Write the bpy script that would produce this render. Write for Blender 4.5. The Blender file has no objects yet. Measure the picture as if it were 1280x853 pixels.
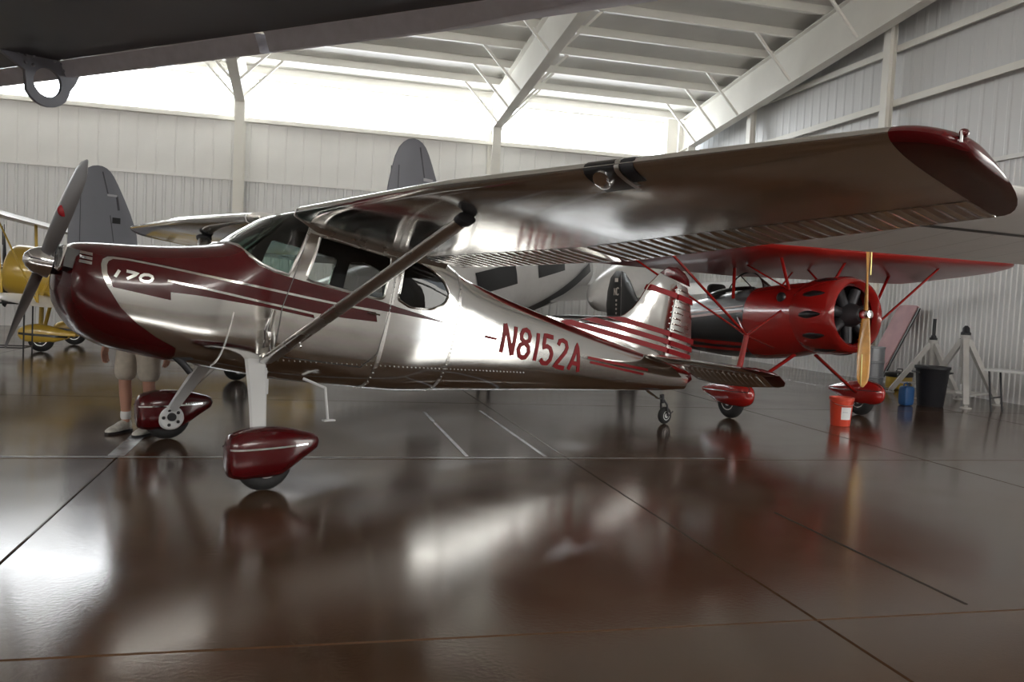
import bpy, bmesh, math, random
import numpy as np
from mathutils import Vector, Matrix, Euler
from mathutils.geometry import delaunay_2d_cdt
random.seed(7)
PI = math.pi
scn = bpy.context.scene
COL = scn.collection

# ------------------------------------------------------------------ camera
CAM_H, CAM_PITCH, CAM_ROLL, CAM_F = 1.438, 0.0512, 0.0499, 1052.0
cd = bpy.data.cameras.new('camera')
cd.sensor_fit = 'HORIZONTAL'; cd.sensor_width = 36.0
cd.lens = CAM_F / 1280.0 * 36.0
cd.clip_start = 0.05; cd.clip_end = 400
camera = bpy.data.objects.new('camera', cd); COL.objects.link(camera)
_f = Vector((0, math.cos(CAM_PITCH), -math.sin(CAM_PITCH)))
_u0 = Vector((0, math.sin(CAM_PITCH), math.cos(CAM_PITCH))); _r0 = Vector((1, 0, 0))
_r = _r0 * math.cos(CAM_ROLL) + _u0 * math.sin(CAM_ROLL)
_u = _u0 * math.cos(CAM_ROLL) - _r0 * math.sin(CAM_ROLL)
_m = Matrix((_r, _u, -_f)).transposed().to_4x4(); _m.translation = (0, 0, CAM_H)
camera.matrix_world = _m
scn.camera = camera

# ------------------------------------------------------------------ exposure, sky, daylight
scn.view_settings.view_transform = 'Standard'
scn.view_settings.look = 'None'
scn.view_settings.gamma = 1.0
scn.view_settings.use_curve_mapping = False
scn.view_settings.exposure = 0.33
PANE_STRENGTH = 8.5
FRONT_FILL_STRENGTH = 19.0  # glow of the panes added in the front wall
DOOR_WATTS = 240.0
world = bpy.data.worlds.new('hazy_sky'); scn.world = world; world.use_nodes = True
_bg = world.node_tree.nodes['Background']
_bg.inputs['Color'].default_value = (0.86, 0.93, 1.0, 1); _bg.inputs['Strength'].default_value = 2.0

# hangar axes: TA runs along the back wall to the right, SB from the back wall toward the front
ANG = math.radians(14.0)
TA = Vector((math.cos(ANG), math.sin(ANG), 0)); SB = Vector((math.sin(ANG), -math.cos(ANG), 0))
W0 = Vector((-13.6, 23.0, 0))
T_LEFT, T_RIGHT, S_FRONT, S_RIDGE = -16.0, 20.0, 36.0, 18.0
Z_SEAM, Z_LINER, Z_EAVE, SLOPE = 4.45, 6.12, 7.45, 0.125
def H(t, s, z=0.0):
    return W0 + TA * t + SB * s + Vector((0, 0, z))
def roof_z(s):
    return Z_EAVE + SLOPE * (s if s <= S_RIDGE else 2 * S_RIDGE - s)
DOOR_S0, DOOR_S1, DOOR_Z = 20.0, 23.4, 4.5

def daylight_area(name, loc, target, sx, sy, watts, colour):
    d = bpy.data.lights.new(name, 'AREA'); d.shape = 'RECTANGLE'; d.size = sx; d.size_y = sy
    d.energy = watts; d.color = colour
    o = bpy.data.objects.new(name, d); COL.objects.link(o); o.location = loc
    o.rotation_euler = (Vector(target) - Vector(loc)).to_track_quat('-Z', 'Z').to_euler()
    return o
_s = (DOOR_S0 + DOOR_S1) / 2
daylight_area('daylight_through_door', H(T_RIGHT + 0.1, _s, DOOR_Z / 2), H(0, _s, DOOR_Z / 2), DOOR_S1 - DOOR_S0, DOOR_Z, DOOR_WATTS, (1.0, 0.95, 0.84))

# ------------------------------------------------------------------ materials
MATS = {}
def mat(name, color, rough=0.5, metal=0.0, spec=0.5, coat=0.0, noise=0.0, nscale=8.0, bump=0.0, bscale=20.0, emit=None, estr=0.0, rnoise=0.0, aniso=None):
    if name in MATS: return MATS[name]
    m = bpy.data.materials.new(name); m.use_nodes = True
    nt = m.node_tree; b = nt.nodes['Principled BSDF']
    c = (*color, 1)
    b.inputs['Base Color'].default_value = c; b.inputs['Roughness'].default_value = rough
    b.inputs['Metallic'].default_value = metal; b.inputs['Specular IOR Level'].default_value = spec
    b.inputs['Coat Weight'].default_value = coat; b.inputs['Coat Roughness'].default_value = 0.06
    tc = nt.nodes.new('ShaderNodeTexCoord')
    if noise or rnoise:
        n = nt.nodes.new('ShaderNodeTexNoise'); n.inputs['Scale'].default_value = nscale; n.inputs['Detail'].default_value = 5
        nt.links.new(tc.outputs['Object'], n.inputs['Vector'])
        if noise:
            r = nt.nodes.new('ShaderNodeMapRange'); r.inputs['From Min'].default_value = 0.3; r.inputs['From Max'].default_value = 0.7
            r.inputs['To Min'].default_value = 1 - noise; r.inputs['To Max'].default_value = 1 + noise
            nt.links.new(n.outputs['Fac'], r.inputs['Value'])
            x = nt.nodes.new('ShaderNodeMix'); x.data_type = 'RGBA'; x.blend_type = 'MULTIPLY'; x.inputs['Factor'].default_value = 1
            x.inputs['A'].default_value = c
            nt.links.new(r.outputs['Result'], x.inputs['B']); nt.links.new(x.outputs['Result'], b.inputs['Base Color'])
        if rnoise:
            r = nt.nodes.new('ShaderNodeMapRange'); r.inputs['From Min'].default_value = 0.3; r.inputs['From Max'].default_value = 0.7
            r.inputs['To Min'].default_value = max(0.02, rough - rnoise); r.inputs['To Max'].default_value = rough + rnoise
            nt.links.new(n.outputs['Fac'], r.inputs['Value']); nt.links.new(r.outputs['Result'], b.inputs['Roughness'])
    if bump:
        n2 = nt.nodes.new('ShaderNodeTexNoise'); n2.inputs['Scale'].default_value = bscale; n2.inputs['Detail'].default_value = 3
        nt.links.new(tc.outputs['Object'], n2.inputs['Vector'])
        bp = nt.nodes.new('ShaderNodeBump'); bp.inputs['Strength'].default_value = bump; bp.inputs['Distance'].default_value = 0.02
        nt.links.new(n2.outputs['Fac'], bp.inputs['Height']); nt.links.new(bp.outputs['Normal'], b.inputs['Normal'])
    if emit:
        b.inputs['Emission Color'].default_value = (*emit, 1); b.inputs['Emission Strength'].default_value = estr
    MATS[name] = m
    return m
def glass_mat(name, tint, refl=0.12, rough=0.02):
    m = bpy.data.materials.new(name); m.use_nodes = True; nt = m.node_tree
    nt.nodes.clear()
    o = nt.nodes.new('ShaderNodeOutputMaterial'); t = nt.nodes.new('ShaderNodeBsdfTransparent'); g = nt.nodes.new('ShaderNodeBsdfGlossy')
    t.inputs['Color'].default_value = (*tint, 1); g.inputs['Roughness'].default_value = rough
    lw = nt.nodes.new('ShaderNodeFresnel'); lw.inputs['IOR'].default_value = 1.5
    ad = nt.nodes.new('ShaderNodeMath'); ad.operation = 'ADD'; ad.inputs[1].default_value = refl; ad.use_clamp = True
    mx = nt.nodes.new('ShaderNodeMixShader')
    nt.links.new(lw.outputs['Fac'], ad.inputs[0]); nt.links.new(ad.outputs[0], mx.inputs['Fac'])
    nt.links.new(t.outputs[0], mx.inputs[1]); nt.links.new(g.outputs[0], mx.inputs[2]); nt.links.new(mx.outputs[0], o.inputs['Surface'])
    MATS[name] = m
    return m

ALU = mat('polished_aluminium', (0.80, 0.79, 0.77), 0.13, 1.0, bump=0.05, bscale=3.0, rnoise=0.05, nscale=2.5)
ALU_DULL = mat('brushed_aluminium', (0.72, 0.71, 0.69), 0.28, 1.0, rnoise=0.06, nscale=3)
CHROME = mat('chrome', (0.85, 0.85, 0.86), 0.08, 1.0)
DKRED = mat('dark_red_paint', (0.068, 0.0025, 0.004), 0.25, spec=0.4, coat=0.4)
NRED = mat('lettering_red', (0.22, 0.006, 0.010), 0.45, spec=0.25)
WHITE = mat('white_enamel', (0.72, 0.73, 0.74), 0.35, coat=0.2)
STEELW = mat('structural_white_paint', (0.86, 0.84, 0.78), 0.5, noise=0.03, nscale=1.5)
PANELW = mat('white_wall_sheet', (0.70, 0.70, 0.70), 0.38, noise=0.04, nscale=0.6)
LINERW = mat('cream_liner_sheet', (0.80, 0.79, 0.77), 0.45, noise=0.05, nscale=0.8, bump=0.05, bscale=1.2)
ROOFW = mat('roof_deck_sheet', (0.82, 0.81, 0.78), 0.6, noise=0.04, nscale=1.0)
RUBBER = mat('tyre_rubber', (0.018, 0.018, 0.019), 0.75, noise=0.15, nscale=30)
BLACK = mat('black_paint', (0.012, 0.012, 0.013), 0.3, coat=0.4)
DARKIN = mat('dark_interior_fabric', (0.035, 0.033, 0.034), 0.85, noise=0.2, nscale=40)
DKSTEEL = mat('dark_steel', (0.05, 0.05, 0.055), 0.45, 0.6)
GREYP = mat('grey_tail_paint', (0.175, 0.18, 0.205), 0.55, noise=0.04, nscale=2)
GREYD = mat('grey_seam_paint', (0.07, 0.07, 0.08), 0.6)
WARGREY = mat('dark_grey_wing_paint', (0.045, 0.045, 0.055), 0.42, noise=0.12, nscale=3)
WARLIGHT = mat('light_grey_flap_paint', (0.78, 0.80, 0.90), 0.5, noise=0.06, nscale=22, bump=0.12, bscale=60)
ORED = mat('bright_red_paint', (0.30, 0.010, 0.008), 0.22, coat=0.7)
OREDW = mat('red_wing_fabric', (0.30, 0.013, 0.009), 0.35, coat=0.35)
YELLOW = mat('yellow_paint', (0.55, 0.36, 0.05), 0.3, coat=0.5)
YWING = mat('cream_wing_fabric', (0.72, 0.70, 0.68), 0.35, coat=0.2)
TWINW = mat('white_fuselage_paint', (0.62, 0.61, 0.60), 0.35, coat=0.3, noise=0.03)
TWINS = mat('charcoal_stripe_paint', (0.045, 0.047, 0.05), 0.4)
WOOD = mat('varnished_wood', (0.50, 0.24, 0.045), 0.28, coat=0.5, noise=0.15, nscale=14)
WOODD = mat('dark_wood_tip', (0.16, 0.09, 0.03), 0.35, coat=0.4)
BRASS = mat('pale_brass_edge', (0.62, 0.55, 0.22), 0.35, 0.7)
WWING = mat('white_wing_fabric', (0.74, 0.73, 0.71), 0.5, noise=0.02)
GLASS = glass_mat('clear_cabin_glass', (0.80, 0.84, 0.82), 0.0)
GLASSG = glass_mat('green_windshield_glass', (0.42, 0.60, 0.55), 0.03)
GLASSD = glass_mat('dark_reflection_tint_glass', (0.30, 0.30, 0.30), 0.0)  # dark tint stands in for the dark wing reflected in the rear panes
BUCKET = mat('orange_red_plastic', (0.55, 0.05, 0.02), 0.4)
BLUEP = mat('blue_plastic', (0.02, 0.08, 0.22), 0.45)
BLKPL = mat('black_plastic', (0.018, 0.018, 0.022), 0.5)
PINK = mat('faded_red_fabric', (0.52, 0.30, 0.32), 0.6, noise=0.12, nscale=4)
JACKW = mat('chalky_white_steel', (0.55, 0.54, 0.52), 0.55, noise=0.08, nscale=6)
SKIN = mat('skin', (0.50, 0.27, 0.20), 0.5)
KHAKI = mat('khaki_cotton', (0.55, 0.50, 0.43), 0.85, noise=0.08, nscale=20)
COTTON = mat('white_cotton', (0.70, 0.70, 0.70), 0.9)
SHOE = mat('off_white_leather', (0.55, 0.54, 0.50), 0.6, noise=0.2, nscale=25)
SHIRT = mat('navy_shirt_cotton', (0.04, 0.05, 0.09), 0.9)
HAIR = mat('grey_hair', (0.22, 0.20, 0.18), 0.8)
PAINTLINE = mat('worn_white_floor_paint', (0.20, 0.20, 0.21), 0.25, noise=0.35, nscale=6)
JOINT = mat('dark_joint_sealant', (0.018, 0.013, 0.011), 0.6)
PANE = mat('daylit_translucent_pane', (0.8, 0.82, 0.85), 0.4, emit=(0.93, 0.97, 1.0), estr=PANE_STRENGTH)
FILL_PANE = mat('added_front_fill_pane', (0.8, 0.82, 0.85), 0.4, emit=(1.0, 0.97, 0.92), estr=FRONT_FILL_STRENGTH)  # added glow, lights the back wall from behind the camera

def floor_material():
    m = bpy.data.materials.new('polished_brown_concrete'); m.use_nodes = True
    nt = m.node_tree; b = nt.nodes['Principled BSDF']
    tc = nt.nodes.new('ShaderNodeTexCoord')
    n1 = nt.nodes.new('ShaderNodeTexNoise'); n1.inputs['Scale'].default_value = 0.7; n1.inputs['Detail'].default_value = 6; n1.inputs['Roughness'].default_value = 0.6
    n2 = nt.nodes.new('ShaderNodeTexNoise'); n2.inputs['Scale'].default_value = 45; n2.inputs['Detail'].default_value = 4
    gp = nt.nodes.new('ShaderNodeNewGeometry'); nt.links.new(gp.outputs['Position'], n1.inputs['Vector']); nt.links.new(gp.outputs['Position'], n2.inputs['Vector'])
    cr = nt.nodes.new('ShaderNodeValToRGB')
    cr.color_ramp.elements[0].position = 0.3; cr.color_ramp.elements[0].color = (0.056, 0.030, 0.017, 1)
    cr.color_ramp.elements[1].position = 0.72; cr.color_ramp.elements[1].color = (0.094, 0.054, 0.031, 1)
    nt.links.new(n1.outputs['Fac'], cr.inputs['Fac'])
    mx = nt.nodes.new('ShaderNodeMix'); mx.data_type = 'RGBA'; mx.blend_type = 'MULTIPLY'; mx.inputs['Factor'].default_value = 0.5
    nt.links.new(cr.outputs['Color'], mx.inputs['A']); nt.links.new(n2.outputs['Color'], mx.inputs['B'])
    nt.links.new(cr.outputs['Color'], b.inputs['Base Color'])
    r = nt.nodes.new('ShaderNodeMapRange'); r.inputs['From Min'].default_value = 0.3; r.inputs['From Max'].default_value = 0.7
    r.inputs['To Min'].default_value = 0.11; r.inputs['To Max'].default_value = 0.19
    nt.links.new(n1.outputs['Fac'], r.inputs['Value']); nt.links.new(r.outputs['Result'], b.inputs['Roughness'])
    bp = nt.nodes.new('ShaderNodeBump'); bp.inputs['Strength'].default_value = 0.04; bp.inputs['Distance'].default_value = 0.01
    nt.links.new(n2.outputs['Fac'], bp.inputs['Height']); nt.links.new(bp.outputs['Normal'], b.inputs['Normal'])
    b.inputs['Specular IOR Level'].default_value = 0.7
    return m
FLOORM = floor_material()

# ------------------------------------------------------------------ mesh helpers
def finish(name, verts, faces, material, parent=None, smooth=35, merge=0.0):
    me = bpy.data.meshes.new(name)
    me.from_pydata([tuple(v) for v in verts], [], faces)
    bm = bmesh.new(); bm.from_mesh(me)
    if merge: bmesh.ops.remove_doubles(bm, verts=bm.verts, dist=merge)
    bmesh.ops.recalc_face_normals(bm, faces=bm.faces)
    bm.to_mesh(me); bm.free()
    if smooth:
        me.shade_smooth()
        if smooth < 180: me.set_sharp_from_angle(angle=math.radians(smooth))
    me.materials.append(material)
    o = bpy.data.objects.new(name, me); COL.objects.link(o)
    if parent is not None: o.parent = parent
    return o
class MB:
    def __init__(self): self.v = []; self.f = []
    def add(self, vs, fs):
        n = len(self.v); self.v += [Vector(p) for p in vs]; self.f += [tuple(i + n for i in q) for q in fs]; return self
    def box(self, c, s, R=None):
        c = Vector(c); vs = []
        for x in (-.5, .5):
            for y in (-.5, .5):
                for z in (-.5, .5):
                    p = Vector((x * s[0], y * s[1], z * s[2]))
                    if R is not None: p = R @ p
                    vs.append(c + p)
        return self.add(vs, [(0, 1, 3, 2), (4, 6, 7, 5), (0, 4, 5, 1), (2, 3, 7, 6), (0, 2, 6, 4), (1, 5, 7, 3)])
    def beam(self, p, q, w, h, up=(0, 0, 1)):
        p = Vector(p); q = Vector(q); d = (q - p); L = d.length; d.normalize()
        u = Vector(up); s = d.cross(u)
        if s.length < 1e-4: s = d.cross(Vector((1, 0, 0)))
        s.normalize(); u = s.cross(d)
        R = Matrix((d, s, u)).transposed()
        return self.box((p + q) / 2, (L, w, h), R)
    def rings(self, R, cap=True, closed=True):
        n = len(R[0]); vs = [p for r in R for p in r]; fs = []
        for i in range(len(R) - 1):
            for j in range(n if closed else n - 1):
                k = (j + 1) % n
                fs.append((i * n + j, i * n + k, (i + 1) * n + k, (i + 1) * n + j))
        if cap and closed:
            fs.append(tuple(range(n))[::-1]); fs.append(tuple((len(R) - 1) * n + j for j in range(n)))
        return self.add(vs, fs)
    def tube(self, pts, r, seg=8, flat=1.0, up=(0, 0, 1)):
        pts = [Vector(p) for p in pts]; R = []
        rs = r if isinstance(r, (list, tuple)) else [r] * len(pts)
        u0 = Vector(up)
        for i, p in enumerate(pts):
            d = (pts[min(i + 1, len(pts) - 1)] - pts[max(i - 1, 0)]).normalized()
            s = d.cross(u0)
            if s.length < 1e-3: s = d.cross(Vector((1, 0.01, 0)))
            s.normalize(); u = s.cross(d)
            R.append([p + (s * math.cos(2 * PI * k / seg) + u * math.sin(2 * PI * k / seg) * flat) * rs[i] for k in range(seg)])
        return self.rings(R)
    def lathe(self, prof, o, d, seg=24, cap=True):
        o = Vector(o); d = Vector(d).normalized()
        s = d.cross(Vector((0, 0, 1)))
        if s.length < 1e-3: s = d.cross(Vector((1, 0, 0)))
        s.normalize(); u = s.cross(d)
        R = [[o + d * x + (s * math.cos(2 * PI * k / seg) + u * math.sin(2 * PI * k / seg)) * max(r, 1e-4) for k in range(seg)] for x, r in prof]
        return self.rings(R, cap)
    def ball(self, c, r, seg=12, rx=1, ry=1, rz=1):
        R = []
        for i in range(1, seg):
            t = PI * i / seg
            R.append([Vector(c) + Vector((r * rx * math.sin(t) * math.cos(2 * PI * k / seg), r * ry * math.sin(t) * math.sin(2 * PI * k / seg), r * rz * math.cos(t))) for k in range(seg)])
        return self.rings(R)
    def build(self, name, material, parent=None, smooth=35, merge=0.0):
        return finish(name, self.v, self.f, material, parent, smooth, merge)
def tag(o, label=None, cat=None, group=None, kind=None):
    if label: o['label'] = label
    if cat: o['category'] = cat
    if group: o['group'] = group
    if kind: o['kind'] = kind
    return o
def thing(name, label, cat, loc=(0, 0, 0), rotz=0.0, group=None):
    o = bpy.data.objects.new(name, None); COL.objects.link(o); o.empty_display_size = 0.2
    o.location = loc; o.rotation_euler = (0, 0, rotz)
    return tag(o, label, cat, group)
def struct(o): o['kind'] = 'structure'; return o
def share(o, parent=None):
    c = o.copy(); COL.objects.link(c); c.parent = parent if parent is not None else o.parent
    return c

def inside(p, poly):
    x, y = p; r = False; n = len(poly); j = n - 1
    for i in range(n):
        xi, yi = poly[i]; xj, yj = poly[j]
        if (yi > y) != (yj > y) and x < (xj - xi) * (y - yi) / (yj - yi) + xi: r = not r
        j = i
    return r
def edge_dist(p, poly):
    x, y = p; best = 1e9; n = len(poly)
    for i in range(n):
        ax, ay = poly[i]; bx, by = poly[(i + 1) % n]
        dx, dy = bx - ax, by - ay; L = dx * dx + dy * dy
        t = 0 if L == 0 else max(0, min(1, ((x - ax) * dx + (y - ay) * dy) / L))
        d = (x - ax - t * dx) ** 2 + (y - ay - t * dy) ** 2
        if d < best: best = d
    return math.sqrt(best)
def densify(poly, sp):
    out = []; n = len(poly)
    for i in range(n):
        a = poly[i]; b = poly[(i + 1) % n]
        k = max(1, int(math.hypot(b[0] - a[0], b[1] - a[1]) / sp))
        for j in range(k): out.append((a[0] + (b[0] - a[0]) * j / k, a[1] + (b[1] - a[1]) * j / k))
    return out
def smooth_poly(poly, it=2):
    for _ in range(it):
        q = []
        for i in range(len(poly)):
            a = poly[i]; b = poly[(i + 1) % len(poly)]
            q += [(a[0] * .75 + b[0] * .25, a[1] * .75 + b[1] * .25), (a[0] * .25 + b[0] * .75, a[1] * .25 + b[1] * .75)]
        poly = q
    return poly
def cdt(outer, holes, sp):
    """triangulate outer polygon; returns verts and per-region triangle lists [outside holes, hole0, hole1 ...]"""
    loops = [densify(outer, sp)] + [densify(h, sp * 0.8) for h in holes]
    pts = []; edges = []
    for lp in loops:
        b = len(pts); pts += lp; edges += [(b + i, b + (i + 1) % len(lp)) for i in range(len(lp))]
    xs = [p[0] for p in outer]; ys = [p[1] for p in outer]
    nx = int((max(xs) - min(xs)) / sp) + 1; ny = int((max(ys) - min(ys)) / sp) + 1
    for i in range(nx + 1):
        for j in range(ny + 1):
            p = (min(xs) + i * (max(xs) - min(xs)) / nx, min(ys) + j * (max(ys) - min(ys)) / ny)
            if inside(p, outer) and all(edge_dist(p, lp) > sp * 0.5 for lp in ([outer] + list(holes))): pts.append(p)
    r = delaunay_2d_cdt([Vector(p) for p in pts], edges, [], 0, 1e-6)
    V = [(v[0], v[1]) for v in r[0]]; regs = [[] for _ in range(len(holes) + 1)]
    for f in r[2]:
        c = (sum(V[i][0] for i in f) / len(f), sum(V[i][1] for i in f) / len(f))
        if not inside(c, outer): continue
        k = 0
        for h, hp in enumerate(holes):
            if inside(c, hp): k = h + 1; break
        regs[k].append(tuple(f))
    return V, regs
def compact(V, F):
    used = {}; vs = []; fs = []
    for f in F:
        g = []
        for i in f:
            if i not in used: used[i] = len(vs); vs.append(V[i])
            g.append(used[i])
        fs.append(tuple(g))
    return vs, fs
def plate(name, outline, half, mapf, material, parent, sp=0.08, edge=0.06, smooth=50):
    """a lens-edged slab: outline in (u, v), thickness along w, mapf(u, v, w) -> point"""
    V, regs = cdt(outline, [], sp); vs, fs = compact(V, regs[0])
    n = len(vs); up = []; dn = []
    for p in vs:
        d = edge_dist(p, outline); w = half * math.sqrt(min(1.0, d / edge + 0.02)) if edge else half
        up.append(mapf(p[0], p[1], w)); dn.append(mapf(p[0], p[1], -w))
    bnd = {}
    for f in fs:
        for i in range(3):
            e = (f[i], f[(i + 1) % 3]); bnd[e] = 1
    F = list(fs) + [tuple(i + n for i in f[::-1]) for f in fs]
    for (a, b) in bnd:
        if (b, a) not in bnd: F.append((b, a, a + n, b + n))
    return finish(name, up + dn, F, material, parent, smooth)
def interp(tab, x):
    """smooth interpolation of rows (x, v1, v2 ...)"""
    if x <= tab[0][0]: return tab[0][1:]
    if x >= tab[-1][0]: return tab[-1][1:]
    i = 0
    while tab[i + 1][0] < x: i += 1
    x0, x1 = tab[i][0], tab[i + 1][0]; h = x1 - x0; t = (x - x0) / h; out = []
    for k in range(1, len(tab[0])):
        def slope(j):
            if j == 0: return (tab[1][k] - tab[0][k]) / (tab[1][0] - tab[0][0])
            if j == len(tab) - 1: return (tab[-1][k] - tab[-2][k]) / (tab[-1][0] - tab[-2][0])
            a = (tab[j][k] - tab[j - 1][k]) / (tab[j][0] - tab[j - 1][0]); b = (tab[j + 1][k] - tab[j][k]) / (tab[j + 1][0] - tab[j][0])
            return 0 if a * b <= 0 else 2 * a * b / (a + b)
        m0, m1 = slope(i) * h, slope(i + 1) * h; y0, y1 = tab[i][k], tab[i + 1][k]
        out.append((2 * t**3 - 3 * t**2 + 1) * y0 + (t**3 - 2 * t**2 + t) * m0 + (-2 * t**3 + 3 * t**2) * y1 + (t**3 - t**2) * m1)
    return tuple(out)
class Frame:
    """aircraft axes (a aft, y left, z up) pitched nose-up by th, to the thing's own axes (x forward, y left, z up)"""
    def __init__(self, th, zr, a0=0.0): self.c = math.cos(th); self.s = math.sin(th); self.zr = zr; self.a0 = a0
    def __call__(self, a, y, z): return Vector((-((a) * self.c + z * self.s) + self.a0, y, -a * self.s + z * self.c + self.zr))
KPHI = 0.5
class Skin:
    """fuselage surface: table rows (a, top, bottom, half width, exponent); phi runs 0 at the top to pi at the bottom"""
    def __init__(self, tab, fr): self.tab = tab; self.fr = fr
    def raw(self, a, ph, off=0.0):
        zt, zb, hw, n = interp(self.tab, a); hh = (zt - zb) / 2; zc = (zt + zb) / 2
        s, c = abs(math.sin(ph)), abs(math.cos(ph))
        r = ((s / hw) ** n + (c / hh) ** n) ** (-1 / n)
        y = r * math.sin(ph); z = zc + r * math.cos(ph)
        if off:
            e = 1e-3
            p0 = Vector(self.raw(a - e, ph)); p1 = Vector(self.raw(a + e, ph)); q0 = Vector(self.raw(a, ph - e)); q1 = Vector(self.raw(a, ph + e))
            nn = (p1 - p0).cross(q1 - q0)
            if nn.length > 0:
                nn.normalize()
                if nn.y * math.sin(ph) * 1.0 + nn.z * math.cos(ph) < 0: nn = -nn
                return (a + nn.x * off, y + nn.y * off, z + nn.z * off)
        return (a, y, z)
    def phi(self, a, z):
        lo, hi = 0.0, PI
        for _ in range(40):
            m = (lo + hi) / 2
            if self.raw(a, m)[2] > z: lo = m
            else: hi = m
        return (lo + hi) / 2
    def uv(self, poly):
        """(a, z) points, or (a, 'phi', value), to the flat (a, KPHI*phi) domain"""
        out = []; n = len(poly)
        for i, p in enumerate(poly):
            q = poly[(i + 1) % n]
            if p[1] == 'phi' or q[1] == 'phi':
                out.append((p[0], KPHI * (p[2] if p[1] == 'phi' else self.phi(p[0], p[1])))); continue
            k = max(1, int(math.hypot(q[0] - p[0], q[1] - p[1]) / .06))
            for j in range(k):
                a, z = p[0] + (q[0] - p[0]) * j / k, p[1] + (q[1] - p[1]) * j / k; out.append((a, KPHI * self.phi(a, z)))
        return out
    def put(self, V, side, off=0.0): return [self.fr(*self.raw(p[0], side * p[1] / KPHI, off)) for p in V]
    def patch(self, name, poly, material, parent, off=0.003, sp=0.04, sides=(1, -1), smooth=60, raw=False):
        P = poly if raw else self.uv(poly); V, regs = cdt(P, [], sp); vs, fs = compact(V, regs[0])
        av = []; af = []
        for sd in sides:
            n = len(av); av += self.put(vs, sd, off); af += [tuple(i + n for i in f) for f in fs]
        return finish(name, av, af, material, parent, smooth, 1e-4)
    def ribbon(self, mb, pts, w, off=0.005, side=1, step=0.03):
        P = []
        for i in range(len(pts) - 1):
            a, b = pts[i], pts[i + 1]; k = max(1, int(math.hypot(b[0] - a[0], b[1] - a[1]) / step))
            for j in range(k + (i == len(pts) - 2)): P.append((a[0] + (b[0] - a[0]) * j / k, a[1] + (b[1] - a[1]) * j / k))
        L = []; 
        for i, p in enumerate(P):
            q0 = P[max(0, i - 1)]; q1 = P[min(len(P) - 1, i + 1)]
            dx, dy = q1[0] - q0[0], q1[1] - q0[1]; l = math.hypot(dx, dy) or 1
            nx, ny = -dy / l * w / 2, dx / l * w / 2
            for sg in (1, -1):
                a, z = p[0] + sg * nx, p[1] + sg * ny
                L.append(self.fr(*self.raw(a, side * self.phi(a, z), off)))
        mb.add(L, [(2 * i, 2 * i + 1, 2 * i + 3, 2 * i + 2) for i in range(len(P) - 1)])
GLYPH = {
 'N': [[(0, 0), (0, 1)], [(0, 1), (.5, 0)], [(.5, 0), (.5, 1)]],
 '8': [[(.25, .54), (.07, .64), (.04, .8), (.12, .95), (.25, 1), (.38, .95), (.46, .8), (.43, .64), (.25, .54), (.05, .42), (0, .24), (.1, .05), (.25, 0), (.4, .05), (.5, .24), (.45, .42), (.25, .54)]],
 '1': [[(.1, 0), (.1, 1)]],
 '5': [[(.48, 1), (.06, 1), (.03, .55), (.2, .63), (.38, .58), (.5, .4), (.48, .18), (.35, .02), (.15, 0), (0, .1)]],
 '2': [[(.02, .78), (.08, .95), (.25, 1), (.42, .95), (.48, .78), (.42, .6), (.0, 0), (.52, 0)]],
 'A': [[(0, 0), (.27, 1), (.54, 0)], [(.1, .28), (.44, .28)]],
 '7': [[(0, 1), (.5, 1), (.2, 0)]],
 '0': [[(.25, 0), (.08, .1), (0, .35), (0, .65), (.08, .9), (.25, 1), (.42, .9), (.5, .65), (.5, .35), (.42, .1), (.25, 0)]],
 'C': [[(.5, .85), (.36, 1), (.14, 1), (0, .8), (0, .2), (.14, 0), (.36, 0), (.5, .15)]],
}
# ================================================================== the hangar
RZ = ANG
RM = Matrix.Rotation(ANG, 3, 'Z')          # local x = TA, local y = -SB
def hbox(mb, t0, t1, s0, s1, z0, z1):
    return mb.box(H((t0 + t1) / 2, (s0 + s1) / 2, (z0 + z1) / 2), (abs(t1 - t0), abs(s1 - s0), abs(z1 - z0)), RM)

# floor: poured slabs with open joints, on a dark bed
SLAB = 3.8; J_T, J_S = 6.22, 18.4
floor = struct(hbox(MB(), T_LEFT, T_RIGHT, 0, S_FRONT, -0.16, -0.03).build('floor', JOINT, None, 0))
def slab_mesh(w, d):
    mb = MB(); g = 0.004; b = 0.006
    R = [[Vector((g, -g, -0.03)), Vector((w - g, -g, -0.03)), Vector((w - g, -d + g, -0.03)), Vector((g, -d + g, -0.03))],
         [Vector((g, -g, -b)), Vector((w - g, -g, -b)), Vector((w - g, -d + g, -b)), Vector((g, -d + g, -b))],
         [Vector((g + b, -g - b, 0)), Vector((w - g - b, -g - b, 0)), Vector((w - g - b, -d + g + b, 0)), Vector((g + b, -d + g + b, 0))]]
    return mb.rings(R)
slab0 = None
nt0 = math.floor((T_LEFT - J_T) / SLAB); ns0 = math.floor((0 - J_S) / SLAB)
for i in range(nt0, nt0 + 11):
    for j in range(ns0, ns0 + 12):
        t0, t1 = max(T_LEFT, J_T + i * SLAB), min(T_RIGHT, J_T + (i + 1) * SLAB)
        s0, s1 = max(0, J_S + j * SLAB), min(S_FRONT, J_S + (j + 1) * SLAB)
        if t1 - t0 < .05 or s1 - s0 < .05: continue
        if t1 - t0 > SLAB - .01 and s1 - s0 > SLAB - .01:
            if slab0 is None: slab0 = slab_mesh(SLAB, SLAB).build('slab', FLOORM, floor, 0); o = slab0
            else: o = share(slab0)
        else: o = slab_mesh(t1 - t0, s1 - s0).build('slab', FLOORM, floor, 0)
        o.location = H(t0, s0); o.rotation_euler = (0, 0, ANG)
def floor_line(t0, s0, t1, s1, w, m=PAINTLINE):
    p, q = H(t0, s0, 0.0012), H(t1, s1, 0.0012)
    MB().beam(p, q, w, 0.0016).build('painted_line', m, floor, 0)
floor_line(-6, 18.33, 11.6, 18.33, 0.03)
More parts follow.
